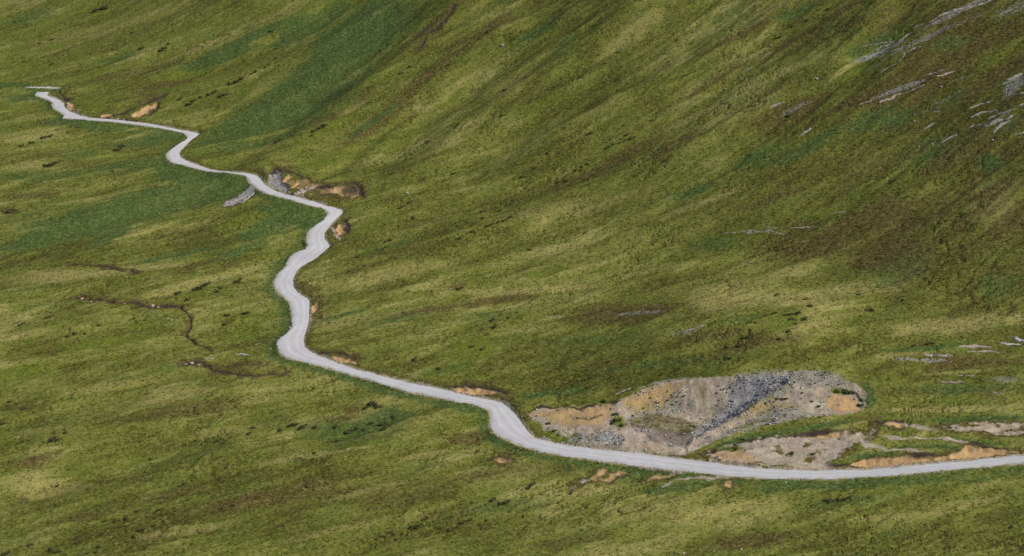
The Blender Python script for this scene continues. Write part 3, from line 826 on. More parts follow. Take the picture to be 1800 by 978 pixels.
def simple_mat(name, cols, scale, bumpd=0.1, rough=.9):
    m, nt, b = mat(name); g = G(nt)
    geo = g.n('ShaderNodeNewGeometry'); ps = geo.outputs['Position']
    oi = g.n('ShaderNodeObjectInfo')
    n1 = g.noise(scale, 4, .65, ps); n2 = g.noise(scale * 3.1, 3, .7, ps)
    c = g.mix(g.ramp(n1, .35, .65), cols[0], cols[1])
    c = g.mix(g.math('MULTIPLY', g.ramp(n2, .5, .7), .7), c, cols[2])
    c = g.mix(g.math('MULTIPLY', oi.outputs['Random'], .35), c, cols[1])
    g.link(c, b.inputs['Base Color']); b.inputs['Roughness'].default_value = rough
    b.inputs['Specular IOR Level'].default_value = 0.1
    if bumpd:
        bp = g.n('ShaderNodeBump'); bp.inputs['Strength'].default_value = .8; bp.inputs['Distance'].default_value = bumpd
        g.link(n2, bp.inputs['Height']); g.link(bp.outputs[0], b.inputs['Normal'])
    return m


M_GRASS, nt, b = mat('tussock_grass')
g = G(nt)
geo = g.n('ShaderNodeNewGeometry')
c, nb = ground_colour(g, geo.outputs['Position'], True)
tv = g.attr('tone')
c = g.mix(g.math('MULTIPLY', g.ramp(tv.outputs['Fac'], .55, 1.0), .6), c, g.mix(.55, c, (.36, .31, .11)))
c = g.mix(g.math('MULTIPLY', g.ramp(tv.outputs['Fac'], .40, 0.0), .2), c, C_DARK)
g.link(c, b.inputs['Base Color']); b.inputs['Specular IOR Level'].default_value = 0.0
vm = g.n('ShaderNodeVectorMath', operation='MULTIPLY_ADD'); g.link(geo.outputs['Normal'], vm.inputs[0]); vm.inputs[1].default_value = (.4, .4, .4); vm.inputs[2].default_value = (-.12, -.10, .75)
vn = g.n('ShaderNodeVectorMath', operation='NORMALIZE'); g.link(vm.outputs[0], vn.inputs[0]); g.link(vn.outputs[0], b.inputs['Normal'])
tr = g.n('ShaderNodeBsdfTranslucent'); g.link(c, tr.inputs[0]); ms = g.n('ShaderNodeMixShader'); ms.inputs[0].default_value = .25
g.link(b.outputs[0], ms.inputs[1]); g.link(tr.outputs[0], ms.inputs[2])
g.link(ms.outputs[0], [q for q in nt.nodes if q.type == 'OUTPUT_MATERIAL'][0].inputs[0])

bareness = np.maximum.reduce([VEG['ochre'], VEG['rock'] * .9, VEG['beige'], VEG['peat_and_shade'] * .8]).ravel()
cell = np.zeros((NR, NA))
cell[:-1, :-1] = (np.diff(GR, axis=0)[:, :-1]) * (GR[:-1, :-1] * np.diff(GA, axis=1)[:-1])
cell = cell.ravel()
az_ok = (np.abs(GA) < math.radians(23.2)).ravel() & (GR > 305).ravel() & (GR < 1050).ravel()
dens = np.where(az_ok, cell * 1.9 * (400 / GR.ravel()) ** 0.9, 0) * (bareness < .5) * (OUT.ravel() > 0.25)
dens *= np.clip(0.65 + 0.6 * fbm(GX / 6, GY / 6, 200, 2).ravel(), .15, 1.2)
# only what could be seen: hill rises past the top of the frame
_, PY = project(GX, GY, GZ)
dens *= (PY.ravel() > -60)
pick = np.flatnonzero(RNG.random(len(dens)) < dens)
print('tussocks', len(pick))
nT = len(pick)
NB = 7
cx = GX.ravel()[pick] + RNG.uniform(-.25, .25, nT); cy = GY.ravel()[pick] + RNG.uniform(-.25, .25, nT)
cz = ground(cx, cy)
lushk = np.maximum(VEG['lush'], VEG['green']).ravel()[pick]
size = RNG.uniform(.40, .85, nT) * (1 - .25 * lushk) * (GR.ravel()[pick] / 400) ** .35
ph = RNG.uniform(0, 6.28, (nT, NB)) + np.arange(NB) * 0.9
lean = RNG.uniform(.25, 1.15, (nT, NB))
ln = size[:, None] * RNG.uniform(.35, .62, (nT, NB))
wd_ = size[:, None] * RNG.uniform(.10, .20, (nT, NB))
r0 = size[:, None] * RNG.uniform(0, .22, (nT, NB))
dx, dy = np.cos(ph), np.sin(ph)
bx = cx[:, None] + dx * r0; by = cy[:, None] + dy * r0; bz = cz[:, None] - .05
tx = bx + dx * ln * np.sin(lean); ty = by + dy * ln * np.sin(lean); tz = bz + ln * np.cos(lean)
V = np.empty((nT, NB, 3, 3), np.float32)
V[:, :, 0] = np.stack([bx - dy * wd_, by + dx * wd_, bz + 0 * bx], -1)
V[:, :, 1] = np.stack([bx + dy * wd_, by - dx * wd_, bz + 0 * bx], -1)
V[:, :, 2] = np.stack([tx, ty, tz], -1)
me = mesh_np('grass', V.reshape(-1, 3), np.arange(nT * NB * 3).reshape(-1, 3), M_GRASS, False)
rep = np.repeat(pick, NB * 3)
colattr(me, 'veg_a', ATT_A[rep]); colattr(me, 'veg_b', ATT_B[rep]); colattr(me, 'veg_c', ATT_C[rep])
tone = np.repeat(np.clip(RNG.normal(.5, .2, nT), 0, 1), NB * 3) + np.repeat(RNG.normal(0, .08, nT * NB), 3)
at = me.attributes.new('tone', 'FLOAT', 'POINT'); at.data.foreach_set('value', tone.astype(np.float32))
link('grass', me, kind='stuff', label='tussocky green and straw coloured grass covering the slope', category='grass')

# ------------------------------------------------------------------ stones
import bmesh


def ico(sub):
    bm = bmesh.new(); bmesh.ops.create_icosphere(bm, subdivisions=sub, radius=1.0)
    v = np.array([q.co[:] for q in bm.verts]); f = np.array([[q.index for q in fc.verts] for fc in bm.faces]); bm.free()
    return v, f


ICO1, ICO2, ICO3 = ico(1), ico(2), ico(3)


def boulder_shape(seed, src, flat=.65):
    v, f = src
    r = np.random.default_rng(seed)
    v = v.copy()
    for _ in range(9):                       # chop with random planes: angular stone
        n = r.normal(size=3); n /= np.linalg.norm(n); dd = r.uniform(.62, .92)
        k = v @ n
        v -= np.clip(k - dd, 0, None)[:, None] * n
    v += r.normal(0, .02, v.shape)
    v *= np.array([1, r.uniform(.65, .95), flat])
    return v, f


M_PALE = simple_mat('pale_stone', [(0.36, .345, .325), (0.25, .24, .225), (0.47, .45, .42)], 1.1, .12)
M_GREY = simple_mat('grey_stone', [(0.20, .195, .20), (0.12, .12, .125), (0.31, .30, .29)], 1.1, .12)
M_PINK = simple_mat('pinkish_stone', [(0.36, .27, .22), (0.25, .18, .14), (0.48, .38, .32)], 1.1, .12)
M_SLAB = simple_mat('weathered_bedrock', [(0.275, .250, .215), (0.155, .138, .115), (0.39, .36, .315)], .6, .2)

# loose rubble lying in the pit, and the thrown-up stones along the road's edge: too many to count
def scatter_stones(name, X, Y, S, material, label, sink=.25):
    n = len(X)
    protos = [boulder_shape(900 + k, ICO1) for k in range(8)]
    nv, nf = len(protos[0][0]), protos[0][1]
    vs_ = np.stack([p[0] for p in protos])[RNG.integers(0, 8, n)]
    a = RNG.uniform(0, 6.28, n); ca, sa = np.cos(a)[:, None], np.sin(a)[:, None]
    x = vs_[..., 0] * ca - vs_[..., 1] * sa; y = vs_[..., 0] * sa + vs_[..., 1] * ca
    Z = ground(X, Y)
    V = np.stack([X[:, None] + x * S[:, None], Y[:, None] + y * S[:, None], Z[:, None] + (vs_[..., 2] + sink) * S[:, None]], -1)
    Fc = nf[None] + (np.arange(n) * nv)[:, None, None]
    me = mesh_np(name, V.reshape(-1, 3), Fc.reshape(-1, 3), material, False)
    t = np.repeat(RNG.random(n), nv)
    at = me.attributes.new('tone', 'FLOAT', 'POINT'); at.data.foreach_set('value', t.astype(np.float32))
    return link(name, me, kind='stuff', label=label, category=name)


M_RUB, nt, b = mat('rubble_stone'); g = G(nt)
tv = g.attr('tone'); geo = g.n('ShaderNodeNewGeometry')
cr = g.n('ShaderNodeValToRGB'); cr.color_ramp.interpolation = 'LINEAR'
el = cr.color_ramp.elements
el[0].position = 0; el[0].color = (.055, .055, .06, 1); el[1].position = 1; el[1].color = (.52, .50, .46, 1)
for p_, c_ in ((.3, (.14, .14, .145, 1)), (.6, (.23, .215, .19, 1)), (.85, (.34, .30, .235, 1))):
    e = el.new(p_); e.color = c_
g.link(g.math('POWER', tv.outputs['Fac'], 1.5), cr.inputs[0]); g.link(cr.outputs[0], b.inputs['Base Color'])

pit_i = np.flatnonzero((REGION.ravel() == 1) & (bareness > .4))
wgt = cell[pit_i] * (0.12 + 1.6 * VEG['rock'].ravel()[pit_i] + .8 * VEG['peat_and_shade'].ravel()[pit_i]) * np.clip(.5 + 1.2 * fbm(GX / 4, GY / 4, 210, 2).ravel()[pit_i], .05, 2)
q = RNG.choice(pit_i, 8000, p=wgt / wgt.sum())
sz = np.clip(.08 * RNG.pareto(2.2, len(q)) + .07, .07, .42)
scatter_stones('rubble', GX.ravel()[q] + RNG.uniform(-.2, .2, len(q)), GY.ravel()[q] + RNG.uniform(-.2, .2, len(q)), sz, M_RUB, 'loose grey and beige stones lying in the gravel pit')

M_WIN, nt, b = mat('roadside_stone'); g = G(nt)
tv = g.attr('tone')
cr = g.n('ShaderNodeValToRGB'); el = cr.color_ramp.elements
el[0].color = (.17, .16, .15, 1); el[1].color = (.44, .425, .40, 1)
g.link(tv.outputs['Fac'], cr.inputs[0]); g.link(cr.outputs[0], b.inputs['Base Color'])
nn = len(ROAD['u']); k = RNG.integers(0, nn, 3400)
side = RNG.random(len(k)) < .72
e = (ROAD['d'] - ROAD['u']); e /= np.linalg.norm(e, axis=1)[:, None] + 1e-6
off = RNG.normal(.1, .55, len(k))
clump = gnoise(k / 9.0, side * 7.7, 220)
keep = RNG.random(len(k)) < np.clip(.35 + 1.1 * clump, .03, 1)
P = np.where(side[:, None], ROAD['d'][k] + e[k] * off[:, None], ROAD['u'][k] - e[k] * off[:, None])[keep] + RNG.uniform(-.6, .6, (keep.sum(), 2))
scatter_stones('roadside_gravel', P[:, 0], P[:, 1], np.clip(.07 * RNG.pareto(2.0, len(P)) + .10, .1, .45), M_WIN, 'pale loose stones pushed up along both edges of the gravel road', .1)


ORD = ['first', 'second', 'third', 'fourth', 'fifth', 'sixth', 'seventh', 'eighth', 'ninth', 'tenth', 'eleventh', 'twelfth', 'thirteenth', 'fourteenth', 'fifteenth', 'sixteenth',
       'seventeenth', 'eighteenth', 'nineteenth', 'twentieth']


def ordinal(i, n):
    if i == 0: return 'leftmost' if n > 2 else 'left one'
    if i == n - 1: return 'rightmost' if n > 2 else 'right one'
    if i >= n / 2 and n > 4: return (ORD[n - 1 - i] + ' from right')
    return ORD[i] + ' from left'


BOULDERS = []
def boulder(px, py, r_px, m, label, group=None, seed=0, flat=.65, src=None):
    P = on_ground([(px, py)])[0]
    d = np.linalg.norm(P - np.array([0, 0, CAMZ]))
    s = r_px * d / F
    v, f = boulder_shape(seed + 31 * len(BOULDERS), src or ICO2, flat)
    me = mesh_np('boulder', v * s, f, m, False)
    o = link('boulder', me, label=label, category='boulder')
    if group: o['group'] = group
    o.location = (P[0], P[1], P[2] + .05 * s)
    o.rotation_euler = (random.uniform(-.25, .25), random.uniform(-.25, .25), random.uniform(0, 6.28))
    BOULDERS.append(o)
    return o


STONES = [
 # group phrase, look, where, material, [(px,py,radius px)]
 ('pale stones on the road edge', 'pale stone', 'lying on the road edge below the pit', M_PALE, [(1053,812,3),(1061,813,2.4),(1066,812,1.6),(1136,824,2),(1146,825,1.6),(1190,829,2.2),(1222,833,1.6)]),
 ('pale stones by the sand bank', 'white stone', 'at the foot of the ochre sand bank', M_PALE, [(1600,816,1.6),(1619,815,1.6),(1651,813,2.6),(1657,814,1.8),(1680,810,1.6),(1718,806,2),(1735,805,1.5)]),
 ('stones on the lower road edge', 'small pale stone', 'on the grassy lower road edge at right', M_PALE, [(1409,843,1.8),(1421,844,1.4),(1500,842,1.4),(1600,833,1.8),(1617,833,1.4)]),
 ('pale boulders in the gravel pit', 'pale boulder', 'on the floor of the gravel pit', M_PALE, [(1215,754,2.6),(1222,748,2.2),(1240,742,1.8),(1252,750,4.2),(1258,749,2.5),(1270,745,2),(1226,733,2),(1206,731,1.8),(1166,729,1.8),(1188,726,1.6)]),
 ('boulders on the pit spur', 'pale stone', 'on the spur inside the gravel pit', M_PALE, [(1313,724,2.6),(1318,721,1.8),(1302,731,2),(1330,706,1.8),(1350,712,1.6),(1371,709,1.6),(1401,708,1.8),(1380,682,1.6)]),
 ('dark boulders on the pit back wall', 'dark grey boulder', 'on the back wall of the gravel pit', M_GREY, [(1284,680,3.4),(1290,686,3.6),(1296,676,3),(1303,681,3),(1308,673,2.6),(1278,690,2.8),(1336,668,3),(1342,673,3.2),(1350,668,2.6),(1333,676,2.6),(1318,690,2.4)]),
 ('stones on the ochre pit slope', 'pale ochre stone', 'on the ochre slope at the pit left end', M_PINK, [(983,739,2.2),(1054,733,2),(1066,747,2.6),(1070,744,2),(1063,752,1.8),(995,748,1.6)]),
 ('rocks of the cut bank', 'grey angular rock', 'in the rocky cut bank above the road bend', M_GREY, [(470,325,2.4),(474,317,2.8),(478,328,2),(480,309,3),(485,321,2.4),(487,303,2.8),(492,313,2.6),(495,326,2.2),(500,333,2),(504,322,1.8)]),
 ('pale rocks of the cut bank', 'pale angular rock', 'in the cut bank, right of the grey rocks', M_SLAB, [(500,335,3.4),(508,339,3),(518,341,3.6),(528,335,4),(532,341,3.4),(538,332,4),(545,343,2.6)]),
 ('rocks beside the cut corner', 'pale angular rock', 'beside the small earth cut at the road bend', M_PALE, [(583,402,3),(587,409,3.2),(591,415,2.8),(597,420,2)]),
 ('pinkish stones by the stream', 'pinkish stone', 'in the dark stream cut left of road', M_PINK, [(144,526,4),(160,531,2.4),(219,535,2.4),(268,538,4),(278,541,3.2),(295,561,3),(302,563,3.6),(326,641,4),(337,639,4.4),(349,642,3)]),
 ('pinkish rocks at the far bend', 'pinkish rock', 'beside the far road bend', M_PINK, [(120,184,3.6),(125,188,4),(131,194,2.4),(137,196,2)]),
 ('white stones by the far road', 'white stone', 'on the edge of the far road', M_PALE, [(145,202,2),(217,210,1.6),(208,209,1.5)]),
 ('lone boulders in the grass', 'lone pale boulder', 'in the grass right of the road corner', M_PALE, [(716,340,4),(803,417,2.4)]),
 ('dark rock on the upper slope', 'lone dark rock', 'on the upper slope between green gullies', M_GREY, [(883,80,5)]),
 ('stones on the far right slope', 'small pale boulder', 'in heather on the upper right slope', M_PALE, [(1276,157,2.6),(1436,139,2.8),(1654,153,2.4),(1608,202,2),(1608,213,2),(1745,247,3),(1639,254,2.4),(1616,258,2)]),
 ('stones in the lower right grass', 'pale pinkish stone', 'in the grass below the road at right', M_PINK, [(1202,973,3),(1255,970,2.6),(1303,966,3),(1571,898,2.2),(1573,913,2)]),
 ('stones in the hollow below road', 'small white stone', 'in grass below the road and pit', M_PALE, [(611,790,1.8),(673,765,1.4),(1000,872,1.6)]),
]
for grp, look, where, m_, pts in STONES:
    pts = sorted(pts)
    for i, (px, py, r) in enumerate(pts):
        boulder(px, py, r, m_, ('%s %s%s' % (look, where, (', ' + ordinal(i, len(pts))) if len(pts) > 1 else '')), grp if len(pts) > 1 else None, seed=len(grp))

# bedrock that shows through the turf
def outcrop(pts, th, m_, label, group, seed):
    P = on_ground(along(pts, 24))
    d = np.linalg.norm(P.mean(0) - np.array([0, 0, CAMZ]))
    L = np.r_[0, np.cumsum(np.hypot(*np.diff(P[:, :2], axis=0).T))]
    n = int(np.clip(L[-1] / .45, 10, 70)); K = 9
    t = np.linspace(0, L[-1], n)
    c = np.stack([np.interp(t, L, P[:, 0]), np.interp(t, L, P[:, 1])], 1)
    hw = max(.18, .72 * th * d / F / .62 / 2)
    c = c + np.stack([gnoise(t / 3.1, t * 0 + seed, 300), gnoise(t / 3.1, t * 0 + seed + .5, 301)], 1) * hw * .9
    T = np.gradient(c, axis=0); T /= np.linalg.norm(T, axis=1)[:, None] + 1e-9
    Nn = np.stack([-T[:, 1], T[:, 0]], 1)
    u = t / L[-1]
    wl = hw * np.clip(np.sin(np.pi * np.clip(u, .02, .98)) ** .45 * (1 + .75 * gnoise(t / 1.6, t * 0 + seed, 302)), .12, 2)
    wr = hw * np.clip(np.sin(np.pi * np.clip(u, .02, .98)) ** .45 * (1 + .75 * gnoise(t / 1.6, t * 0 + seed, 303)), .12, 2)
    s = np.linspace(-1, 1, K)
    offs = np.where(s[None] < 0, s[None] * wl[:, None], s[None] * wr[:, None])
    X = c[:, None, 0] + Nn[:, None, 0] * offs; Y = c[:, None, 1] + Nn[:, None, 1] * offs
    prof = (1 - np.abs(s) ** 3)[None] * min(.7, .5 * hw + .10) * np.clip(.75 + 1.3 * gnoise(t / 2.2, t * 0 + seed, 306), -.5, 1.3)[:, None]
    hgt = prof * (0.75 + .5 * gnoise(X / .9, Y / .9, 304)) + .18 * hw * (gnoise(X / .5, Y / .5, 305)) * (np.abs(s) < .9)[None]
    Z = ground(X, Y) + hgt
    Z[:, 0] -= .3; Z[:, -1] -= .3; Z[0] -= .3; Z[-1] -= .3
    o0 = np.array([X.mean(), Y.mean(), Z.min()])
    V = np.stack([X, Y, Z], -1).reshape(-1, 3) - o0
    I = np.arange(n * K).reshape(n, K)
    Fq = np.stack([I[:-1, :-1], I[1:, :-1], I[1:, 1:], I[:-1, 1:]], -1).reshape(-1, 4)
    if np.cross(np.r_[T[n // 2], 0], np.r_[Nn[n // 2], 0])[2] > 0: Fq = Fq[:, ::-1][:, [3, 0, 1, 2]] if False else Fq
    me = mesh_np('rock_outcrop', V, Fq, m_, False)
    o = link('rock_outcrop', me, label=label, category='rock')
    o.location = o0
    if group: o['group'] = group


M_PSLAB = simple_mat('pinkish_bedrock', [(0.33, .26, .215), (0.22, .165, .13), (0.42, .36, .31)], .6, .2)
OUTC = [
 ('rock ribs on the upper right slope', 'long grey rock rib', 'in heather on the upper right slope', M_SLAB,
  [([(1632,41),(1660,24),(1705,11)],4.5),([(1636,44),(1650,37),(1666,30)],2.5),([(1600,51),(1625,42)],3),([(1532,90),(1545,86),(1580,72),(1605,56)],4),([(1495,111),(1515,103),(1545,93)],3.5),
   ([(1520,82),(1545,77),(1575,72)],2.4),([(1511,111),(1540,97),(1562,90)],4.5),([(1543,104),(1560,94),(1595,80)],2.6),([(1580,110),(1592,92),(1610,84),(1625,81)],3.2),([(1533,137),(1560,120),(1577,112)],2.4),
   ([(1695,18),(1730,6),(1750,-4)],3),([(1757,27),(1772,20),(1790,12)],2.6)]),
 ('rock ledges on the right slope', 'pale pinkish rock ledge', 'in dark heath on the right slope', M_PSLAB,
  [([(1625,133),(1645,128),(1660,122)],3),([(1645,134),(1660,131),(1680,126)],3.4),([(1545,182),(1565,173),(1586,163)],4),([(1505,186),(1535,176)],1.8),([(1590,164),(1620,152),(1642,139)],2.6)]),
 ('pale slabs at the right edge', 'broad pale rock slab', 'among pale slabs near the right edge', M_SLAB,
  [([(1702,193),(1720,185),(1748,177)],2.6),([(1706,209),(1725,199),(1755,195)],5),([(1735,211),(1752,202),(1785,193)],4.5),([(1702,227),(1712,221),(1727,219)],2.8),([(1728,223),(1755,214),(1785,202)],7.5),
   ([(1745,236),(1758,222),(1778,211)],5),([(1780,239),(1805,232)],3.4),([(1652,254),(1668,243),(1686,237)],2.8),([(1755,152),(1775,140),(1800,130)],6),([(1785,168),(1805,160)],5),([(1790,188),(1806,182)],4)]),
 ('thin rock ribs in the slope', 'thin pale rock rib', 'in the green slope left of the heath', M_SLAB,
  [([(1353,190),(1368,183),(1382,178)],2.6),([(1405,240),(1415,233),(1430,225)],2.4),([(1338,104),(1348,96),(1357,92)],2.2),([(1302,129),(1325,117)],2),([(1622,229),(1645,215)],2.4),([(1638,198),(1652,196)],2.6)]),
 ('white rock ribs in mid slope', 'white rock rib', 'in grass on the middle right slope', M_SLAB,
  [([(1270,411),(1295,409)],2.2),([(1305,408),(1326,411)],2.8),([(1336,410),(1350,406),(1376,412)],2.4),([(1345,401),(1371,400)],2)]),
 ('reddish ribs in mid slope', 'reddish flat rock rib', 'in grass beside the white rock ribs', M_PSLAB, [([(1387,402),(1410,400),(1433,400)],3),([(1454,377),(1492,371)],2)]),
 ('low slabs above the pit', 'low whitish rock slab', 'in brown heath above the gravel pit', M_SLAB, [([(1201,584),(1215,579),(1240,572)],4),([(965,560),(992,556)],2.4),([(1108,550),(1125,548),(1150,549)],2.2),([(1078,556),(1100,553)],1.6)]),
 ('white rocks right of the pit', 'jagged white rock slab', 'right of the gravel pit near the edge', M_PALE, [([(1753,602),(1770,605),(1796,607)],4.5),([(1780,593),(1790,600),(1806,599)],6)]),
 ('pinkish slabs right of the pit', 'flat pinkish rock slab', 'in the grass right of the gravel pit', M_PSLAB, [([(1682,609),(1715,610),(1745,612)],4),([(1697,619),(1735,618),(1770,620)],2.4),([(1651,672),(1672,673),(1696,672)],3)]),
 ('grey slabs right of the pit', 'flat grey rock slab', 'in the grass right of the gravel pit', M_SLAB, [([(1622,624),(1645,624),(1676,627)],3.6),([(1680,661),(1717,661)],2.4),([(1740,689),(1766,694)],3)]),
 ('rock rims of the gravel pit', 'grey rock ledge', 'along the upper rim of the gravel pit', M_SLAB, [([(1384,659),(1420,655),(1450,652)],3.6),([(1080,694),(1110,682)],3),([(1118,684),(1160,671),(1215,664)],2.4),([(1420,666),(1460,672),(1490,676)],2.6)]),
 ('pale slides below the road bend', 'pale rock slide', 'on the bank below the road bend', M_SLAB, [([(442,331),(430,342),(418,351)],9),([(424,346),(410,355),(392,363)],11),([(446,340),(434,350),(422,358)],7)]),
 ('pale slabs by the stream', 'flat white rock', 'near the dark stream left of the road', M_PALE, [([(412,624),(425,623),(440,626)],3.4),([(448,606),(460,604)],2.4),([(360,632),(378,629)],2)]),
 ('bright slab in the cut bank', 'bright white rock slab', 'leaning in the cut bank above the road', M_PALE, [([(542,334),(552,330),(562,325)],3.4)]),
]
sd_ = 0
for grp, look, where, m_, lst in OUTC:
    lst = sorted(lst, key=lambda q: q[0][0][0])
    for i, (pts, th) in enumerate(lst):
        sd_ += 1
        outcrop(pts, th, m_, '%s %s%s' % (look, where, (', ' + ordinal(i, len(lst))) if len(lst) > 1 else ''), grp if len(lst) > 1 else None, sd_ * 3.7)

# ------------------------------------------------------------------ shrubs
M_SHRUB, nt, b = mat('shrub_leaves'); g = G(nt)
geo = g.n('ShaderNodeNewGeometry'); oi = g.n('ShaderNodeObjectInfo'); tv = g.attr('tone')
c = g.mix(oi.outputs['Random'], (.044, .045, .018), (.058, .048, .022))
c = g.mix(g.math('MULTIPLY', tv.outputs['Fac'], .6), c, (.080, .088, .030))
g.link(c, b.inputs['Base Color']); b.inputs['Specular IOR Level'].default_value = .05
M_GSHRUB, nt, b = mat('green_shrub_leaves'); g = G(nt)
geo = g.n('ShaderNodeNewGeometry'); tv = g.attr('tone')
c = g.mix(tv.outputs['Fac'], (.032, .042, .014), (.055, .070, .022))
g.link(c, b.inputs['Base Color']); b.inputs['Specular IOR Level'].default_value = .05


def shrub_mesh(seed, material, elong=1.0):
    r = np.random.default_rng(seed)
    V = []
    nl = 7
    lobes = [(r.uniform(-.55, .55) * elong, r.uniform(-.5, .5), r.uniform(.12, .34), r.uniform(.28, .5)) for _ in range(nl)]
    for (lx, ly, lz, lr) in lobes:
        n = 46
        dv = r.normal(size=(n, 3)); dv /= np.linalg.norm(dv, axis=1)[:, None]
        rad = lr * r.uniform(.55, 1.12, n)[:, None]
        p = np.array([lx, ly, lz]) + dv * rad * np.array([1, 1, .8])
        p[:, 2] = np.abs(p[:, 2])
        a = r.normal(size=(n, 3)); a /= np.linalg.norm(a, axis=1)[:, None]
        bq = np.cross(a, dv + .3 * r.normal(size=(n, 3))); bq /= np.linalg.norm(bq, axis=1)[:, None] + 1e-9
        L = r.uniform(.07, .15, n)[:, None]
        V.append(np.stack([p - a * L, p + bq * L * .75, p + a * L, p - bq * L * .75], 1))
    V = np.concatenate(V)
    n = len(V)
    core_v, core_f = ICO1
    cv = core_v * np.array([.62 * elong, .55, .30]) * (1 + r.normal(0, .08, core_v.shape)) + np.array([0, 0, .16])
    me = bpy.data.meshes.new('shrub')
    verts = np.concatenate([V.reshape(-1, 3), cv]); faces = [list(range(4 * k, 4 * k + 4)) for k in range(n)] + [[int(i) + 4 * n for i in f] for f in core_f]
    me.from_pydata(verts.tolist(), [], faces); me.materials.append(material)
    t = np.concatenate([np.repeat(r.random(n), 4), np.full(len(cv), .1)])
    at = me.attributes.new('tone', 'FLOAT', 'POINT'); at.data.foreach_set('value', t.astype(np.float32))
    return me


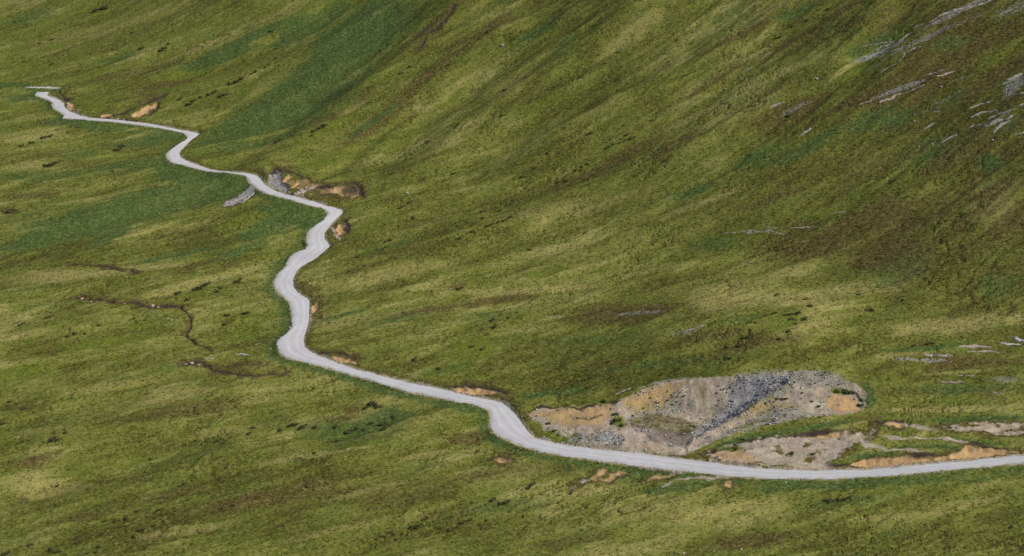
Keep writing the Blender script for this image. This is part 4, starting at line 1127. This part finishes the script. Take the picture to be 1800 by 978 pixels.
SH = [shrub_mesh(400 + k, M_SHRUB, 1.0 + .25 * (k % 4)) for k in range(9)]
SHG = [shrub_mesh(450 + k, M_GSHRUB, 1.1) for k in range(4)]
SHRUBS = [
 ('shrubs by the green hollow', 'dark low shrub', 'beside the bright green hollow below the road', 0,
  [(384,773,5),(393,778,6),(437,761,5),(446,751,5),(493,755,6),(510,747,5),(519,745,5),(534,748,7),(553,750,6),(590,749,6),(616,757,8),(628,751,7),(638,753,5),(653,743,5),(594,774,5),(553,795,5)]),
 ('willows under the road bank', 'dark green willow bush', 'under the road bank by the hollow', 0, [(672,744,9),(681,748,8),(675,753,7),(693,731,6),(653,708,9),(664,712,9),(646,714,7)]),
 ('shrubs in the lower left grass', 'small dark shrub', 'in a loose group in lower left grass', 0,
  [(183,915,4),(201,915,4),(204,927,4),(221,911,5),(241,898,5),(246,931,6),(253,929,4),(235,942,4),(260,908,5),(270,923,4),(280,895,6),(285,883,4),(293,903,3.5),(317,854,4),(324,849,4)]),
 ('shrubs at the bottom left corner', 'dark shrub', 'in the grass at the bottom left corner', 0, [(10,972,8),(54,957,5),(90,965,7),(100,968,6),(134,945,6),(136,953,3.5),(168,970,5),(174,960,5)]),
 ('shrubs on the left edge slope', 'dark shrub', 'in the grass near the left edge', 0, [(5,744,5),(17,705,4),(43,717,5),(60,725,3),(92,770,7),(104,772,5),(114,760,5),(101,853,4),(265,806,4)]),
 ('shrubs along the bottom', 'dark brown shrub', 'in the foreground grass at the bottom centre', 0,
  [(662,947,5),(672,942,5),(685,935,5),(696,947,5),(707,937,3.5),(727,925,8),(737,924,6),(749,910,7),(791,931,6),(812,918,6),(824,914,6),(868,876,7),(880,884,6),(890,880,8),(929,855,7),(937,850,6)]),
 ('shrubs in the field above the pit', 'dark shrub', 'in the clump on the slope above the pit', 0,
  [(1365,518,4),(1416,525,5),(1423,537,7),(1402,548,6),(1389,551,6),(1380,553,4),(1362,549,5),(1414,559,6),(1399,568,5),(1392,560,5),(1386,581,5.5),(1369,595,5),(1345,554,4),(1328,566,4),(1318,590,6),(1298,607,6),(1279,610,4),(1307,593,4),(1283,629,4)]),
 ('shrubs on the right slope', 'dark shrub', 'standing apart on the grassy right slope', 0, [(1532,543,7),(1526,545,5),(1509,517,4),(1507,446,4),(1586,527,4),(1607,606,4),(1630,604,6),(1638,602,4),(1571,316,5),(1386,202,5)]),
 ('shrubs in the middle of the slope', 'small dark shrub', 'in rows on the middle slope', 0,
  [(809,418,5),(831,405,5.5),(848,371,4),(850,382,6),(856,396,5),(864,393,4),(878,370,4),(885,387,5),(892,384,4),(897,381,4),(899,359,3),(907,374,3.5),(876,389,4),(931,438,4),(1027,409,4)]),
 ('shrubs below the road corner', 'dark shrub', 'on the slope right of the road corner', 0, [(686,421,5),(677,425,4),(703,365,4.5),(708,362,4),(721,354,4),(727,381,6),(630,450,4),(760,448,3),(738,340,3)]),
 ('shrubs in the slope above the long straight', 'dark round shrub', 'above the straight road stretch', 0,
  [(829,608,5),(848,613,5.5),(855,588,3.5),(848,578,4),(865,561,6),(870,573,6),(892,558,4.5),(909,548,3.5),(730,629,5),(770,647,6),(1039,663,5),(1069,635,4),(806,507,5),(812,505,4)]),
 ('shrubs high in the centre', 'dark shrub', 'high on the central slope', 0,
  [(802,221,4),(807,217,4),(860,54,5),(854,57,4),(843,67,4),(721,116,4),(706,128,4),(924,135,4),(1022,135,4),(1086,91,4),(1064,111,3),(1052,96,3),(753,248,4.5),(883,202,5),(887,157,5),(799,304,4),(789,113,4)]),
 ('shrubs in the ribbed ground', 'dark shrub', 'in the ribbed ground of the upper slope', 0,
  [(941,294,5),(919,310,5),(995,317,5),(981,319,4),(1032,287,4),(1022,293,4),(1066,260,4),(1079,253,4),(1072,257,3),(1103,236,4),(1116,240,4),(1108,244,4),(1098,247,3),(1039,233,5),(963,268,4),(1145,211,3),(1172,280,5),(1012,298,4),(1090,250,3)]),
 ('shrubs at the far left', 'tiny dark shrub', 'on the far slope above the road end', 0, [(182,13,9),(172,16,7),(248,84,5),(283,88,5),(290,83,5),(297,76,4),(233,57,4),(91,111,5),(44,108,4),(91,69,4),(70,76,4)]),
 ('shrubs above the far road', 'dark bush', 'above the far stretch of road', 0,
  [(476,54,4),(415,142,6),(404,146,6),(425,137,5),(368,165,6),(378,160,6),(388,168,6),(398,165,6),(449,125,4),(443,129,3),(486,101,4),(472,113,4),(466,117,3),(332,182,6),(342,176,5),(317,172,5),(352,170,5)]),
 ('shrubs on the bare shoulder', 'dark bush', 'on the shoulder above the road bends', 0, [(553,229,6),(562,224,5),(570,219,6),(486,248,5),(547,238,4),(492,244,4)]),
 ('shrubs below the far road', 'dark bush', 'in the grass below the far road', 0, [(78,241,6),(88,238,5),(37,256,5),(91,287,8),(80,289,6),(206,261,8),(213,256,6),(118,233,4),(135,224,4),(55,250,5),(103,284,5)]),
 ('shrubs by the stream', 'dark shrub', 'by the stream left of the road', 0,
  [(35,571,5),(41,568,4),(84,558,5),(91,555,4),(118,591,4.5),(132,585,5),(149,587,3.5),(174,571,4),(398,553,5.5),(432,549,6),(395,568,5),(314,514,6),(351,504,8),(342,507,6),(381,512,5),(388,505,5),(418,494,6),(424,489,5),(365,498,6),(20,370,8),(330,525,6)]),
 ('shrubs on the upper right', 'dark shrub', 'in grass near the top right heath', 0, [(1419,35,4),(1391,46,4),(1372,64,4),(1456,15,5),(1363,67,3)]),
 ('shrubs below the road at right', 'dark brown bush', 'in the grass below the road at right', 0, [(1452,878,6),(1462,880,6),(1475,877,7),(1486,875,6),(1777,925,4)]),
 ('bushes on the bare ground', 'dark bush', 'alone on the beige bare ground', 0, [(1391,796,5),(1384,798,3.5)]),
 ('small bushes on the pit slope', 'tiny dark bush', 'on the pale left wall of the pit', 0,
  [(1147,682,2.5),(1173,688,2.2),(1180,694,2.6),(1186,690,2),(1190,697,2.6),(1196,690,2.4),(1199,686,2.2),(1203,695,2.8),(1206,689,2),(1190,706,2.6),(1196,709,2.2),(1182,710,2.6),(1175,703,2.2),(1158,707,2.6),(1144,699,2.4),(1131,717,2.6),(1118,691,2.4),(1123,694,2.4)]),
 ('bushes under the pit rim', 'dark green bush', 'under the ochre rim of the pit', 1, [(963,744,5),(976,756,4.5),(1081,727,7),(1085,737,8),(1092,747,6),(1076,742,6),(1112,730,4),(1062,704,6)]),
 ('bushes on the pit spur', 'dark flat bush', 'on the grey spur of the pit', 0, [(1366,700,4),(1375,701,5),(1382,700,4),(1345,709,3.5),(1439,713,4),(1427,705,3.5),(1410,690,3)]),
 ('grassy tufts at the pit mouth', 'green bush', 'on the green strip below the pit', 1, [(1471,687,8),(1485,686,8),(1497,689,6),(1514,702,7),(1513,711,6),(1305,772,4),(1293,788,5),(1430,797,4)]),
]
nsh = 0
for grp, look, where, kind_, pts in SHRUBS:
    pts = sorted(pts)
    W_ = on_ground([(p[0], p[1] + .35 * p[2]) for p in pts])
    for i, (px, py, r) in enumerate(pts):
        P = W_[i]
        d = np.linalg.norm(P - np.array([0, 0, CAMZ])); s = r * d / F * 1.05
        lib = SHG if kind_ else SH
        o = link('shrub', lib[nsh % len(lib)], label='%s %s%s' % (look, where, (', ' + ordinal(i, len(pts))) if len(pts) > 1 else ''), category='shrub', group=grp)
        o.location = (P[0], P[1], P[2] - .06 * s)
        o.scale = (s * random.uniform(.9, 1.2), s * random.uniform(.8, 1.05), s * random.uniform(.8, 1.1))
        o.rotation_euler = (0, 0, random.choice([0.6, .75, .4, .9]) + random.uniform(-.35, .35))
        nsh += 1
print('shrubs', nsh)
#OBJ_END

# ------------------------------------------------------------------ light
SUN_EL, SUN_AZ = math.radians(45), math.radians(100)     # azimuth clockwise from +Y
sd = bpy.data.lights.new('sun', 'SUN'); sd.energy = 3.3; sd.angle = math.radians(2.0); sd.color = (1.0, 0.95, 0.88)
so = bpy.data.objects.new('sun', sd); COL.objects.link(so)
dirv = Vector((math.sin(SUN_AZ) * math.cos(SUN_EL), math.cos(SUN_AZ) * math.cos(SUN_EL), math.sin(SUN_EL)))
so.rotation_euler = dirv.to_track_quat('Z', 'Y').to_euler()
so.location = (0, 0, 600)
wd = bpy.data.worlds.new('World'); SC.world = wd; wd.use_nodes = True
nt = wd.node_tree
bg = nt.nodes['Background']; bg.inputs['Strength'].default_value = 0.12
sky = nt.nodes.new('ShaderNodeTexSky'); sky.sky_type = 'NISHITA'; sky.sun_disc = False
sky.sun_elevation = SUN_EL; sky.sun_rotation = SUN_AZ % (2 * math.pi); sky.air_density = 1.0; sky.dust_density = 2.0
nt.links.new(sky.outputs[0], bg.inputs[0])
vs = SC.view_settings
vs.view_transform = 'Standard'; vs.look = 'None'; vs.exposure = 0.42; vs.gamma = 1.0; vs.use_curve_mapping = False
SC.cycles.max_bounces = 4; SC.cycles.diffuse_bounces = 2
SC.cycles.use_denoising = False
